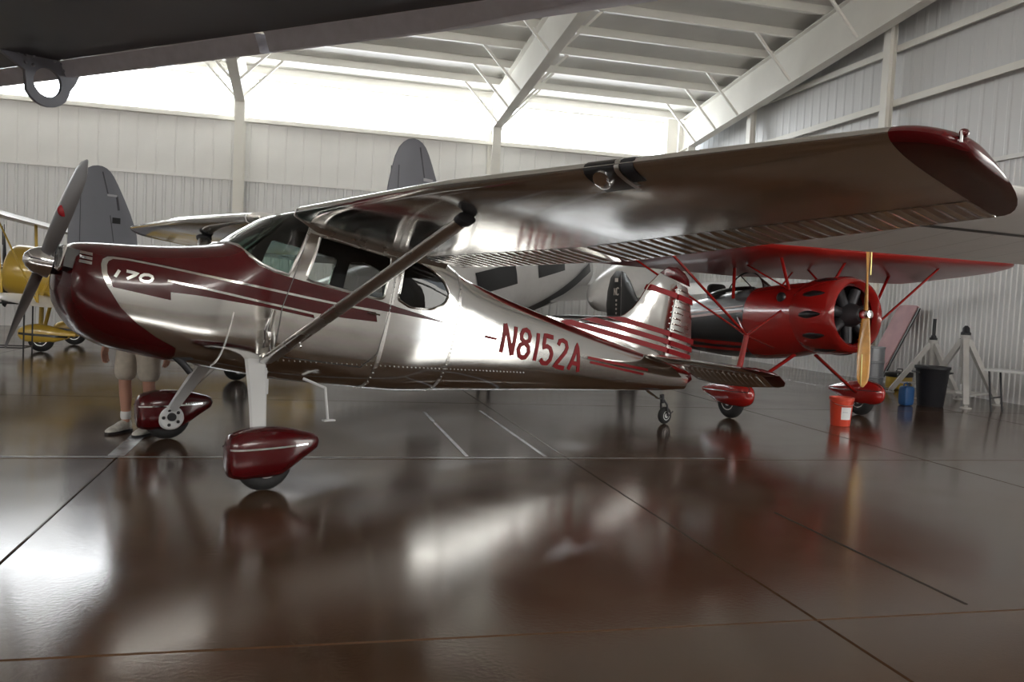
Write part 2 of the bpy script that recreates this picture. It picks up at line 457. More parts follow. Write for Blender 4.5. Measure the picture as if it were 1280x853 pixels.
floor_line(6.2, 16.9, 6.2, 18.28, 0.13)
floor_line(9.83, 15.3, 9.83, 18.28, 0.035)
floor_line(9.1, 15.5, 9.1, 18.28, 0.035)
floor_line(10.95, 20.3, 10.95, 22.1, 0.018, JOINT)

# wall sheets
def sheet(w, h, pitch, rib, depth):
    mb = MB(); n = int(round(w / pitch)); p = w / n; prof = []
    for k in range(n):
        x = k * p
        prof += [(x, 0), (x + p - rib, 0), (x + p - rib * .75, depth), (x + p - rib * .25, depth)]
    prof.append((w, 0))
    vs = [Vector((x, -y, 0)) for x, y in prof] + [Vector((x, -y, h)) for x, y in prof]; k = len(prof)
    mb.add(vs, [(i, i + 1, i + 1 + k, i + k) for i in range(k - 1)])
    return mb
PW = 1.0
# ---- back wall
wall_back = struct(hbox(MB(), T_LEFT, T_RIGHT, -0.25, -0.06, 0, Z_LINER).build('wall_back', PANELW, None, 0))
c0 = sheet(PW, Z_SEAM, .25, .10, .035).build('corrugated_panel', PANELW, wall_back, 0)
l0 = sheet(PW, Z_LINER - Z_SEAM, .5, .05, .012).build('liner_panel', LINERW, wall_back, 0)
for k in range(int(T_RIGHT - T_LEFT)):
    a = c0 if k == 0 else share(c0); b = l0 if k == 0 else share(l0)
    a.location = H(T_LEFT + k * PW, 0); a.rotation_euler = (0, 0, ANG)
    b.location = H(T_LEFT + k * PW, 0.02, Z_SEAM); b.rotation_euler = (0, 0, ANG)
hbox(MB(), T_LEFT, T_RIGHT, 0.0, 0.06, Z_SEAM - .05, Z_SEAM + .03).build('seam_flashing', LINERW, wall_back, 0)
hbox(MB(), T_LEFT, T_RIGHT, -0.06, 0.22, Z_LINER - .05, Z_LINER + .05).build('window_sill', STEELW, wall_back, 0)
FRAMES = (-16.0 + .4, -9.0, -1.65, 5.72, 13.05, 19.35)
# clerestory windows, one per bay
for i in range(len(FRAMES) - 1):
    t0, t1 = FRAMES[i] + .18, FRAMES[i + 1] - .18
    if i == len(FRAMES) - 2: t1 -= .35
    wnd = struct(MB().build('window_%d' % (i + 1), STEELW, None, 0) if False else bpy.data.objects.new('window_%d' % (i + 1), None))
    COL.objects.link(wnd)
    mb = MB(); hbox(mb, t0, t1, -.06, .04, Z_LINER + .05, Z_LINER + .11); hbox(mb, t0, t1, -.06, .04, Z_EAVE - .16, Z_EAVE - .10)
    hbox(mb, t0, t0 + .05, -.06, .04, Z_LINER + .11, Z_EAVE - .16); hbox(mb, t1 - .05, t1, -.06, .04, Z_LINER + .11, Z_EAVE - .16)
    mb.build('window_frame', STEELW, wnd, 0)
    n = 6; w = (t1 - t0 - .1) / n
    for k in range(n):
        hbox(MB(), t0 + .05 + k * w + .004, t0 + .05 + (k + 1) * w - .004, -.03, -.02, Z_LINER + .11, Z_EAVE - .16).build('pane', PANE, wnd, 0)
# pier at the far end, eave strut
hbox(MB(), FRAMES[-1] - .55, FRAMES[-1] - .18, -.1, .1, Z_LINER, Z_EAVE).build('pier', STEELW, wall_back, 0)
# ---- roof
ceiling = struct(MB().add([H(T_LEFT, -.3, Z_EAVE + .22 - .3 * SLOPE), H(T_RIGHT, -.3, Z_EAVE + .22 - .3 * SLOPE), H(T_RIGHT, S_RIDGE, roof_z(S_RIDGE) + .22), H(T_LEFT, S_RIDGE, roof_z(S_RIDGE) + .22),
    H(T_RIGHT, S_FRONT, Z_EAVE + .22), H(T_LEFT, S_FRONT, Z_EAVE + .22)], [(0, 1, 2, 3), (3, 2, 4, 5)]).build('ceiling', ROOFW, None, 0))
k = 0; s = 0.12
while s < S_FRONT:
    z = roof_z(s); mb = MB()
    hbox(mb, T_LEFT, T_RIGHT, s - .012, s + .012, z, z + .21)              # web
    hbox(mb, T_LEFT, T_RIGHT, s - .012, s + .09, z - .012, z + .01)        # bottom flange
    hbox(mb, T_LEFT, T_RIGHT, s - .09, s + .012, z + .20, z + .218)
    mb.build('purlin', STEELW, ceiling, 0)
    s += 1.3 if s > 1 else 1.15
def isect(mb, P, Q, depth0, depth1, fw=.26, tf=.022, tw=.014):
    """tapered I-beam hanging below the line P-Q"""
    dn0, dn1 = Vector((0, 0, -depth0)), Vector((0, 0, -depth1))
    w = TA * (fw / 2); wv = TA * (tw / 2); th = Vector((0, 0, tf))
    for a, b, ww in ((P, Q, w), (P + dn0 + th, Q + dn1 + th, w)):
        mb.add([a - ww, a + ww, b + ww, b - ww, a - ww - th, a + ww - th, b + ww - th, b - ww - th], [(0, 1, 2, 3), (7, 6, 5, 4), (0, 4, 5, 1), (1, 5, 6, 2), (2, 6, 7, 3), (3, 7, 4, 0)])
    a, b = P, Q
    mb.add([a - wv, a + wv, b + wv, b - wv, a - wv + dn0, a + wv + dn0, b + wv + dn1, b - wv + dn1], [(0, 1, 2, 3), (7, 6, 5, 4), (0, 4, 5, 1), (1, 5, 6, 2), (2, 6, 7, 3), (3, 7, 4, 0)])
for t in FRAMES:
    mb = MB()
    isect(mb, H(t, 0.15, roof_z(.15) - .012), H(t, S_RIDGE, roof_z(S_RIDGE) - .012), 1.05, 1.2)
    isect(mb, H(t, S_FRONT - .15, roof_z(.15) - .012), H(t, S_RIDGE, roof_z(S_RIDGE) - .012), 1.05, 1.2)
    mb.build('rafter', STEELW, ceiling, 0)
    # tapered column against the back wall
    mb = MB(); z1 = Z_EAVE - .1
    for (s0a, s0b, s1a, s1b, w) in ((.06, .085, .06, .085, .26), (.42, .445, .80, .825, .26), (.085, .42, .085, .80, .016)):
        vs = []
        for z, sa, sb in ((0, s0a, s0b), (6.55 if w > .1 and s0a > .1 else z1, s1a, s1b)):
            vs += [H(t - w / 2, sa, z), H(t + w / 2, sa, z), H(t + w / 2, sb, z), H(t - w / 2, sb, z)]
        mb.add(vs, [(0, 1, 2, 3), (7, 6, 5, 4), (0, 4, 5, 1), (1, 5, 6, 2), (2, 6, 7, 3), (3, 7, 4, 0)])
    mb.build('column', STEELW, wall_back, 0)
    for sb in (.12 + 1.15, .12 + 1.15 + 1.3, .12 + 1.15 + 2.6, .12 + 1.15 + 5.2, .12 + 1.15 + 7.8):
        for sg in (-1, 1):
            if t == FRAMES[-1] and sg > 0: continue
            p = H(t + sg * .12, sb, roof_z(sb) - 1.06); q = H(t + sg * 1.15, sb, roof_z(sb) + .02)
            MB().beam(p, q, .06, .06).build('flange_brace', STEELW, ceiling, 0)
# ---- right end wall, with a tall open doorway outside the picture
def gable(mb, t0, t1, s0, s1, z0):
    ss = sorted(set([s0, s1] + ([S_RIDGE] if s0 < S_RIDGE < s1 else [])))
    for a, b in zip(ss[:-1], ss[1:]):
        vs = []
        for t in (t0, t1):
            vs += [H(t, a, z0), H(t, b, z0), H(t, b, roof_z(b) + .2), H(t, a, roof_z(a) + .2)]
        mb.add(vs, [(0, 1, 2, 3), (7, 6, 5, 4), (0, 4, 5, 1), (1, 5, 6, 2), (2, 6, 7, 3), (3, 7, 4, 0)])
    return mb
mb = MB(); gable(mb, T_RIGHT + .07, T_RIGHT + .22, 0, DOOR_S0, 0); gable(mb, T_RIGHT + .07, T_RIGHT + .22, DOOR_S0, DOOR_S1, DOOR_Z); gable(mb, T_RIGHT + .07, T_RIGHT + .22, DOOR_S1, S_FRONT, 0)
wall_right = struct(mb.build('wall_right', PANELW, None, 0))
rc0 = sheet(PW, Z_SEAM, .125, .055, .022).build('corrugated_panel', PANELW, wall_right, 0)
rl0 = sheet(PW, 1.0, .333, .12, .009).build('upper_panel', PANELW, wall_right, 0)
first = True
for k in range(int(S_FRONT)):
    s0 = k * PW
    if not (DOOR_S0 - .6 < s0 < DOOR_S1):
        a = rc0 if first else share(rc0); first = False
        a.location = H(T_RIGHT, s0); a.rotation_euler = (0, 0, ANG - PI / 2)
    z0 = DOOR_Z if DOOR_S0 - .6 < s0 < DOOR_S1 else Z_SEAM
    b = rl0 if k == 0 else share(rl0)
    b.location = H(T_RIGHT + .01, s0, z0); b.rotation_euler = (0, 0, ANG - PI / 2); b.scale = (1, 1, roof_z(s0 + .5) + .25 - z0)
for zg in (Z_SEAM, 6.02, 7.18, 8.4):
    s_in = max(.2, (zg - Z_EAVE) / SLOPE)
    mb = MB(); hbox(mb, T_RIGHT - .22, T_RIGHT - .035, s_in, 2 * S_RIDGE - s_in, zg - .012, zg + .012)
    hbox(mb, T_RIGHT - .22, T_RIGHT - .20, s_in, 2 * S_RIDGE - s_in, zg - .07, zg + .07)
    if zg > Z_SEAM + .1: mb.build('girt', STEELW, wall_right, 0)
    else: hbox(MB(), T_RIGHT - .07, T_RIGHT - .03, .1, DOOR_S0, zg - .05, zg + .03).build('seam_flashing', LINERW, wall_right, 0)
for sc in (3.85, 9.6, 15.4):
    mb = MB(); z1 = roof_z(sc) - .05
    hbox(mb, T_RIGHT - .40, T_RIGHT - .385, sc - .11, sc + .11, 0, z1); hbox(mb, T_RIGHT - .24, T_RIGHT - .225, sc - .11, sc + .11, 0, z1)
    hbox(mb, T_RIGHT - .385, T_RIGHT - .24, sc - .007, sc + .007, 0, z1)
    mb.build('wind_column', STEELW, wall_right, 0)
wall_left = struct(gable(MB(), T_LEFT - .2, T_LEFT, 0, S_FRONT, 0).build('wall_left', PANELW, None, 0))
wall_front = struct(hbox(hbox(MB(), T_LEFT, T_RIGHT, S_FRONT, S_FRONT + .2, 0, Z_LINER), T_LEFT, T_RIGHT, S_FRONT, S_FRONT + .2, Z_EAVE - .1, Z_EAVE + .2).build('wall_front', PANELW, None, 0))
# unseen front wall: glowing panes added behind the camera to brighten the back wall
for i in range(len(FRAMES) - 1):
    t0, t1 = FRAMES[i] + .18, FRAMES[i + 1] - .18
    wnd = struct(bpy.data.objects.new('window_%d' % (i + 6), None)); COL.objects.link(wnd)  # added for its light; numbering continues from the back windows
    hbox(MB(), t0, t1, S_FRONT + .02, S_FRONT + .03, Z_LINER + .02, Z_EAVE - .12).build('pane', FILL_PANE, wnd, 0)
    mb = MB(); hbox(mb, t0, t1, S_FRONT - .04, S_FRONT + .06, Z_LINER, Z_LINER + .06); hbox(mb, t0, t1, S_FRONT - .04, S_FRONT + .06, Z_EAVE - .18, Z_EAVE - .1); mb.build('window_frame', STEELW, wnd, 0)
# ================================================================== the silver high-wing aeroplane
CX, CY, CHD, CTH, CZR = -2.065, 7.0, 0.6762, 0.1887, 2.0168
ces = thing('airplane', 'polished silver high-wing airplane with dark red nose and stripes, registration N8152A', 'airplane', (CX, CY, 0), CHD + PI)
FR = Frame(CTH, CZR)
TABLE = [(-1.42, -.67, -.97, .22, 2.3), (-1.40, -.63, -1.03, .31, 2.4), (-1.34, -.60, -1.12, .385, 2.5), (-1.2, -.565, -1.24, .435, 2.6), (-1.0, -.525, -1.30, .465, 2.8),
         (-.7, -.455, -1.315, .487, 3.0), (-.4, -.36, -1.32, .51, 3.2), (-.34, -.33, -1.32, .513, 3.2), (-.15, -.15, -1.32, .523, 3.3), (.05, .02, -1.32, .53, 3.5),
         (.25, .10, -1.315, .53, 3.8), (.9, .115, -1.27, .53, 4.0), (1.3, .09, -1.24, .515, 3.8), (1.63, .045, -1.20, .485, 3.2), (1.9, -.035, -1.155, .455, 2.8),
         (2.4, -.10, -1.08, .40, 2.5), (3.4, -.18, -.92, .287, 2.3), (4.3, -.235, -.78, .187, 2.2), (5.1, -.28, -.655, .10, 2.2), (5.6, -.33, -.56, .05, 2.2)]
sk = Skin(TABLE, FR)
KP = KPHI * PI
ws_poly = [(-.345, -.02)] + sk.uv([(-.345, 'phi', .001), (-.335, 'phi', .3), (-.31, 'phi', .6), (-.25, -.41), (-.17, -.455), (-.06, -.478), (.055, -.485), (.11, -.30), (.165, -.11), (.20, .0), (.215, 'phi', .35), (.22, 'phi', .001)]) + [(.22, -.02)]
dw_poly = smooth_poly(sk.uv([(.265, -.115), (.205, -.47), (.23, -.49), (.87, -.49), (.92, -.47), (.93, -.14), (.90, -.115)]), 1)
rw_poly = smooth_poly(sk.uv([(1.06, -.12), (1.06, -.45), (1.2, -.49), (1.42, -.46), (1.56, -.38), (1.60, -.28), (1.52, -.18), (1.36, -.11), (1.2, -.08)]), 1)
V, regs = cdt([(-1.42, 0), (5.6, 0), (5.6, KP), (-1.42, KP)], [ws_poly, dw_poly, rw_poly], .05)
def both(reg, off=0.0, sides=(1, -1), keep=None):
    F = [f for f in regs[reg] if keep is None or keep(sum(V[i][0] for i in f) / 3, sum(V[i][1] for i in f) / 3)]
    vs, fs = compact(V, F); av = []; af = []
    for sd in sides:
        n = len(av); av += sk.put(vs, sd, off); af += [tuple(i + n for i in f) for f in fs]
    return av, af
v, f = both(0)
n = len(v); ring = [FR(*sk.raw(-1.42, 2 * PI * k / 40)) for k in range(40)]; ringb = [FR(*sk.raw(5.6, 2 * PI * k / 40)) for k in range(40)]
fus = finish('fuselage', v + ringb + [FR(5.64, 0, -.445)], f + [(n + k, n + (k + 1) % 40, n + 40) for k in range(40)], ALU, ces, 60, 1e-4)
nose = MB(); nose.add(ring + [FR(-1.43, .5 * p.y, 0) if False else (p * .55 + FR(-1.44, 0, -.82) * .45) for p in ring] + [FR(-1.445, 0, -.82)],
    [(k, (k + 1) % 40, 40 + (k + 1) % 40, 40 + k) for k in range(40)] + [(40 + k, 40 + (k + 1) % 40, 80) for k in range(40)])
nose.build('nose_bowl', DKRED, ces, 60)
v, f = both(1); ws = finish('windshield', v, f, GLASSG, ces, 80, 1e-4)
for sd in (1, -1):
    v, f = both(2, 0, (sd,)); o = finish('door_window', v, f, GLASS, ces, 80)
    v, f = both(3, 0, (sd,)); o = finish('rear_window', v, f, GLASSD, ces, 80)
    for poly, nm in ((dw_poly, 'window_frame'), (rw_poly, 'window_frame')):
        mb = MB(); pts = sk.put(densify(poly, .05), sd, .004); mb.tube(pts + [pts[0]], .011, 6); mb.build(nm, ALU_DULL, ces, 60)
mb = MB(); wl = ws_poly[1:-1]; pts = sk.put(densify(wl, .05)[:-1] , 1, .004)
pr = sk.put(wl, 1, .004); pl = sk.put(wl, -1, .004)
mb.tube(pr, .013, 6); mb.tube(pl, .013, 6); mb.build('frame_strip', ALU_DULL, ws, 60)
v, f = both(0, -.02, keep=lambda a, p: -.30 < a < 1.95 and p < KPHI * 2.9)
finish('cabin_liner', v, f, DARKIN, ces, 60, 1e-4)
# paint
L1 = [(1.60, -.551), (1.11, -.575), (.70, -.602), (.49, -.614), (.21, -.623), (-.35, -.636), (-.61, -.642), (-.86, -.647), (-1.08, -.656)]
red1 = [(-1.42, 'phi', 0.0), (-.36, 'phi', 0.0), (-.345, 'phi', .3), (-.32, 'phi', .6), (-.26, -.42), (-.18, -.47), (-.06, -.495), (.06, -.50), (.2, -.503), (.90, -.503), (1.07, -.515), (1.36, -.525), (1.72, -.542)] \
     + [(a, z + .009) for a, z in L1] + [(-1.16, -.655), (-1.20, -.665), (-1.228, -.69), (-1.236, -.727), (-1.226, -.785), (-1.182, -.865), (-1.062, -1.0), (-.932, -1.088), (-.78, -1.157), (-.62, -1.212), (-.60, -1.262), (-.61, 'phi', PI * .9), (-.62, 'phi', PI), (-1.42, 'phi', PI)]
sk.patch('nose_paint', red1, DKRED, fus, .003, .04)
red2 = [(a, z - .009) for a, z in L1[::-1][:-2]] + [(.875, -.604), (.905, -.68), (.6, -.712), (.33, -.727), (-.09, -.729), (-.35, -.728), (-.53, -.728), (-.80, -.732), (-.80, -.748), (-.53, -.744), (-.35, -.745), (-.09, -.746), (.33, -.743), (.345, -.769), (-.07, -.771), (-.585, -.799), (-.765, -.818), (-.752, -.875), (-1.138, -.871), (-1.19, -.785), (-1.20, -.727), (-1.192, -.70), (-1.165, -.678)]
sk.patch('side_stripe_paint', red2, DKRED, fus, .003, .04)
mb = MB()
for sd in (1, -1):
    x = 2.36
    for ch in 'N8152A':
        for st in GLYPH[ch]: sk.ribbon(mb, [((x + u * .30) if sd > 0 else 5.93 - (x + u * .30), -.675 + w * .28) for u, w in st], .046, .005, sd)
        x += .115 if ch == '1' else .225
    sk.ribbon(mb, [(2.12, -.565), (2.27, -.562)], .022, .005, sd)
    sk.ribbon(mb, [(3.65, -.498), (4.75, -.455)], .028, .005, sd); sk.ribbon(mb, [(3.70, -.541), (4.68, -.515)], .026, .005, sd)
mb.build('registration_lettering', NRED, fus, 60)
for sd in (1, -1):
    mb = MB(); x = -1.155
    for ch, w in (('1', .06), ('7', .105), ('0', .11)):
        for st in GLYPH[ch]: sk.ribbon(mb, [((x + u * .15 + w2 * .02) if sd > 0 else -2.05 - (x + u * .15 + w2 * .02), -.80 + w2 * .052 + (x + 1.155) * .08) for u, w2 in st], .020, .008, sd, .02)
        x += w
    mb.build('number_badge', ALU_DULL, fus, 60)
# skin seams and rivets
rv = MB()
for a_, ph0, ph1 in ((-.30, sk.phi(-.3, -.86), 2.6), (1.0, .3, 2.9), (1.74, .2, 2.9)):
    for sd in (1, -1):
        mb = MB(); k = 24; L = []
        for i in range(k + 1):
            ph = ph0 + (ph1 - ph0) * i / k
            for da in (-.018, .018): L.append(FR(*sk.raw(a_ + da, sd * ph, .0025)))
        mb.add(L, [(2 * i, 2 * i + 1, 2 * i + 3, 2 * i + 2) for i in range(k)]); (a_ > 0) and mb.build('skin_seam', ALU_DULL, fus, 60)
        for i in range(40):
            ph = ph0 + (ph1 - ph0) * (i + .5) / 40
            if a_ < .5 and sk.raw(a_, ph)[2] > -.83: continue
            rv.ball(FR(*sk.raw(a_, sd * ph, .004)), .0065, 5)
for i in range(60):
    a_ = .1 + i * .045
    for sd in (1, -1): rv.ball(FR(*sk.raw(a_, sd * sk.phi(a_, -1.17 + a_ * .13), .003)), .006, 4)
tag(rv.build('rivet_rows', ALU_DULL, fus, 60), kind='stuff')
# cabin door outline with handle
mb = MB()
for sd in (1,):
    sk.ribbon(mb, [(.16, -.10), (.10, -.50), (.06, -.75), (.08, -1.05), (.18, -1.12), (.86, -1.08), (.97, -.95), (1.0, -.55), (.985, -.10)], .006, .004, sd)
door = mb.build('door_outline', mat('seam_grey', (.2, .2, .2), .4, .8), ces, 60)
mb = MB(); p = FR(.86, .545, -.60); mb.tube([FR(.80, .535, -.62), FR(.81, .56, -.62), FR(.90, .56, -.62)], .008, 6); mb.build('door_handle', CHROME, door)
# engine air intakes, chrome vents
for sd in (1, -1):
    mb = MB(); c = [(.10, -.66), (.30, -.665), (.325, -.80), (.28, -.83), (.11, -.81)]
    R = [[FR(-1.455, sd * y, z) for y, z in c], [FR(-1.36, sd * y, z) for y, z in c]]; mb.rings(R); mb.build('air_intake', BLACK, ces, 0)
    mb = MB(); pts = [FR(-1.46, sd * y, z) for y, z in c]; mb.tube(pts + [pts[0]], .014, 6); mb.build('intake_rim', CHROME, ces)
    mb = MB()
    for z in (-.685, -.715, -.745): sk.ribbon(mb, [(-1.36, z), (-1.29, z)], .02, .012, sd)
    mb.build('side_vent', CHROME, ces)
# spinner and propeller
AP = -1.52; ZP = -.785
mb = MB(); mb.lathe([(-.13, .004), (-.125, .03), (-.10, .062), (-.06, .09), (-.01, .105), (.045, .11)], FR(AP, 0, ZP), FR(AP + 1, 0, ZP) - FR(AP, 0, ZP), 24); mb.build('spinner', CHROME, ces, 60)
mb = MB(); mb.lathe([(0, .075), (.12, .075)], FR(AP + .03, 0, ZP), FR(AP + 1, 0, ZP) - FR(AP, 0, ZP), 20); prop = mb.build('propeller_hub', DKSTEEL, ces, 60)
PROPG = mat('grey_propeller_paint', (0.34, 0.34, 0.35), 0.33, 0.75)
def blade(th, R, nm, par, fr, a0, z0, m, cmax=.17, r0=.06):
    mb = MB(); Rr = []
    for i in range(15):
        r = r0 + (R - r0) * i / 14; u = r / R
        ch = cmax * (.45 + 1.1 * u - .75 * u * u) * (1 if u < .9 else math.sqrt(max(.02, (1.0005 - u) / .1)) * .98 + .02)
        tk = .045 * max(0, 1 - u) ** 1.2 + .012; tw = math.radians(58 - 40 * u)
        ring_ = []
        for k in range(14):
            an = 2 * PI * k / 14; cx, tz = ch / 2 * math.cos(an), tk / 2 * math.sin(an)
            fa = cx * math.sin(tw) + tz * math.cos(tw); lt = cx * math.cos(tw) - tz * math.sin(tw)
            y = r * math.sin(th) + lt * math.cos(th); z = r * math.cos(th) - lt * math.sin(th)
            ring_.append(fr(a0 + fa, y, z0 + z))
        Rr.append(ring_)
    mb.rings(Rr); return mb.build(nm, m, par, 60)
PTH = .80
for th in (PTH, PTH + PI):
    b = blade(th, .965, 'propeller_blade', ces, FR, AP, ZP, PROPG)
mb = MB(); d = Vector((0, math.sin(PTH), math.cos(PTH)))
mb.ball(FR(AP - .012, .50 * d.y, ZP + .50 * d.z), .03, 10, 1.2, .5, 1.4); mb.build('blade_decal', NRED, ces)
# ---- wings
DIH = .0275
def wing_le(y): return 0 if y < 2.54 else .21 * (y - 2.54) / 2.61
def wing_ch(y): return 1.63 if y < 2.54 else 1.63 - .62 * (y - 2.54) / 2.61
def foil(x):
    yt = .6 * (.2969 * math.sqrt(max(x, 0)) - .126 * x - .3516 * x * x + .2843 * x**3 - .1036 * x**4)
    yc = .02 / .16 * (.8 * x - x * x) if x < .4 else .02 / .36 * (.2 + .8 * x - x * x)
    return yc, yt
def wpt(y, x, up, sd, ex=0.0):
    yc, yt = foil(x); c = wing_ch(y)
    return FR(wing_le(y) + x * c, sd * y, DIH * y - .025 * x * c + (yc + (1 if up else -1) * (yt + ex)) * c)
XS = [0.72, .62, .5, .4, .3, .22, .15, .09, .05, .025, .008, 0]
for sd in (1, -1):
    ys = [.5, 1.0, 1.5, 2.0, 2.54, 3.0, 3.5, 4.0, 4.5, 4.85, 5.15]
    R = [[wpt(y, x, True, sd) for x in XS] + [wpt(y, x, False, sd) for x in XS[-2::-1]] for y in ys]
    wing = MB().rings(R).build('wing', ALU, ces, 40)
    for (y0, y1, nm, dr) in ((.56, 2.50, 'flap', .0), (2.56, 5.148, 'aileron', .0)):
        R = []; ny = int((y1 - y0) / .0125)
        for i in range(ny + 1):
            y = y0 + (y1 - y0) * i / ny; ring_ = []
            bead = max(0, math.cos(2 * PI * y / .10)) ** 1.5 * .0065
            xs2 = [.73, .76, .80, .86, .92, .97, 1.0]
            for x in xs2[::-1]: ring_.append(wpt(y, x, True, sd, bead * (1 if .74 < x < .99 else 0)))
            for x in xs2: ring_.append(wpt(y, x, False, sd, bead * (1 if .74 < x < .99 else 0) - (.0 if x < 1 else -.002)))
            R.append(ring_)
        MB().rings(R).build(nm, ALU, ces, 60)
    # tip fairing
    R = []; c0 = wing_ch(5.15); l0_ = wing_le(5.15)
    for i in range(11):
        u = i / 10 * PI / 2; y = 5.15 + .23 * math.sin(u); sh = (1 - math.cos(u)); th_ = max(.05, math.cos(u) ** .7); ring_ = []
        la = l0_ + .20 * c0 * sh; c = c0 * (1 - .94 * sh)
        X2 = [1.0, .9, .8, .7, .6, .5, .4, .3, .2, .12, .06, .02, 0]
        for up, xs3 in ((1, X2), (-1, X2[-2:0:-1])):
            for x in xs3:
                xe = (la - l0_ + x * c) / c0; yc, yt = foil(xe)[0], foil(x)[1]; ring_.append(FR(la + x * c, sd * y, DIH * 5.15 - .025 * xe * c0 - .03 * math.sin(u) ** 2 + (yc + up * (yt * math.cos(u) ** .6 if i else yt)) * c0))
        R.append(ring_)
    tip = MB().rings(R).build('wing_tip', DKRED, ces, 50)
    mb = MB(); q = FR(wing_le(5.15) + .12, sd * 5.37, DIH * 5.15 + .01); mb.ball(q, .020, 10, 1.3, .8, .8); mb.build('navigation_light', DKRED if sd > 0 else mat('green_lens', (.02, .2, .08), .2), tip)
    mb = MB(); mb.beam(q + Vector((.02, 0, -.035)), q + Vector((.02, 0, .005)), .006, .012); mb.build('light_guard', WHITE, tip, 0)
    # strut with cuffs
    A_, B_ = FR(.04, sd * .50, -1.175), FR(.30, sd * 2.42, -.045)
    mb = MB(); mb.tube([A_, A_.lerp(B_, .06), A_.lerp(B_, .94), B_], [.062, .075, .075, .06], 14, .42); strut = mb.build('wing_strut', ALU_DULL, ces, 60)
    mb = MB(); mb.tube([A_.lerp(B_, .985), B_ + (B_ - A_) * .006], [.078, .082], 14, .5); mb.build('strut_cuff', DKSTEEL, strut, 60)
    mb = MB(); mb.tube([A_.lerp(B_, -.01), A_.lerp(B_, .045)], .035, 10, .7); mb.build('strut_fitting', ALU, strut, 60)
    mb = MB(); mb.ball(A_.lerp(B_, .17) + Vector((-.05, 0, -.04)), .014, 8); mb.build('tie_down_ring', CHROME, strut)
    # root fairing
    mb = MB(); R = []
    for i in range(8):
        x = .0 + i * .13; R.append([wpt(.5, x, False, sd) + Vector((0, sd * dy, dz)) for dy, dz in ((.0, .03), (.05, .02), (.03, -.002), (.012, -.02), (0, -.04))])
    mb.rings(R); mb.build('root_fairing', ALU_DULL, ces, 60)
# landing light in the left wing
mb = MB(); Rr = []
for y in (3.66, 3.86):
    Rr.append([wpt(y, x, True, 1, .003) for x in (.06, .02, .004)] + [wpt(y, x, False, 1, .003) for x in (0, .01, .03, .07, .11, .14)])
mb.rings(Rr, False, False); ll = mb.build('landing_light', BLACK, ces, 60)
mb = MB(); mb.lathe([(0, .0), (.006, .045), (.012, .052), (-.02, .055)], wpt(3.76, .035, False, 1, .012), (.75, 0.1, -.65), 18); mb.build('lamp', CHROME, ll)
mb = MB(); Rr = [[wpt(y, x, True, 1, .006) for x in (.06, .02, .004)] + [wpt(y, x, False, 1, .006) for x in (0, .01, .03, .07, .11, .14)] for y in (3.855, 3.885)]
mb.rings(Rr, False, False); mb.build('lamp_divider', ALU_DULL, ll, 60)
mb = MB(); Rr = [[wpt(y, x, True, 1, .003) for x in (.06, .02, .004)] + [wpt(y, x, False, 1, .003) for x in (0, .01, .03, .07, .09)] for y in (3.89, 3.97)]
mb.rings(Rr, False, False); mb.build('second_lamp_cover', DKSTEEL, ll, 60)
# ---- tail
pf = lambda u, v_, w: FR(u, w, v_)
fin_o = [(2.9, -.17), (3.56, -.135), (3.92, -.07), (4.2, .03), (4.34, .11), (4.46, .22), (4.54, .34), (4.64, .54), (4.79, .705), (5.13, .685), (5.135, -.32), (4.2, -.30), (3.4, -.24)]
fin = plate('fin', fin_o, .042, pf, ALU, ces, .08, .16)
DRU = math.radians(-9)
def pr_(u, v_, w):
    du = u - 5.155; return FR(5.155 + du * math.cos(DRU) - w * math.sin(DRU), du * math.sin(DRU) + w * math.cos(DRU), v_)
rud_o = [(5.155, .68), (5.155, -.33), (5.52, -.40), (5.66, -.32), (5.72, -.19), (5.70, 0), (5.60, .32), (5.48, .54), (5.37, .67)]
plate('rudder', rud_o, .030, pr_, ALU_DULL, ces, .08, .2)
mb = MB()
for i in range(13):
    z = -.24 + i * .07; a1 = 5.70 - max(0, z) * .42 - .03
    for w in (.031, -.031): mb.tube([pr_(5.18, z, w), pr_(a1, z, w * .62)], .008, 5)
mb.build('rudder_bead', ALU_DULL, ces, 60)
plate('fin_cap', [(4.80, .72), (5.37, .685), (5.33, .76), (5.24, .82), (5.08, .855), (4.93, .825)], .040, pf, DKRED, ces, .06, .06)
for z0, z1, a0 in ((.015, .075, 4.20), (-.085, -.025, 3.86), (-.185, -.125, 3.50)):
    plate('fin_stripe', [(a0 + .10 * (z1 > 0), z1), (5.125, z1), (5.125, z0), (a0 - .18, z0)], .0455, pf, NRED, ces, .06, 0)
    plate('rudder_stripe', [(5.165, z1), (5.675, z1), (5.69, z0), (5.165, z0)], .040, pr_, NRED, ces, .06, 0)
plate('fin_stripe', [(4.655, .545), (5.125, .545), (5.125, .48), (4.625, .48)], .0455, pf, NRED, ces, .06, 0)
plate('rudder_stripe', [(5.165, .545), (5.475, .545), (5.51, .48), (5.165, .48)], .040, pr_, NRED, ces, .06, 0)
DRO = math.radians(20); ZS = -.285
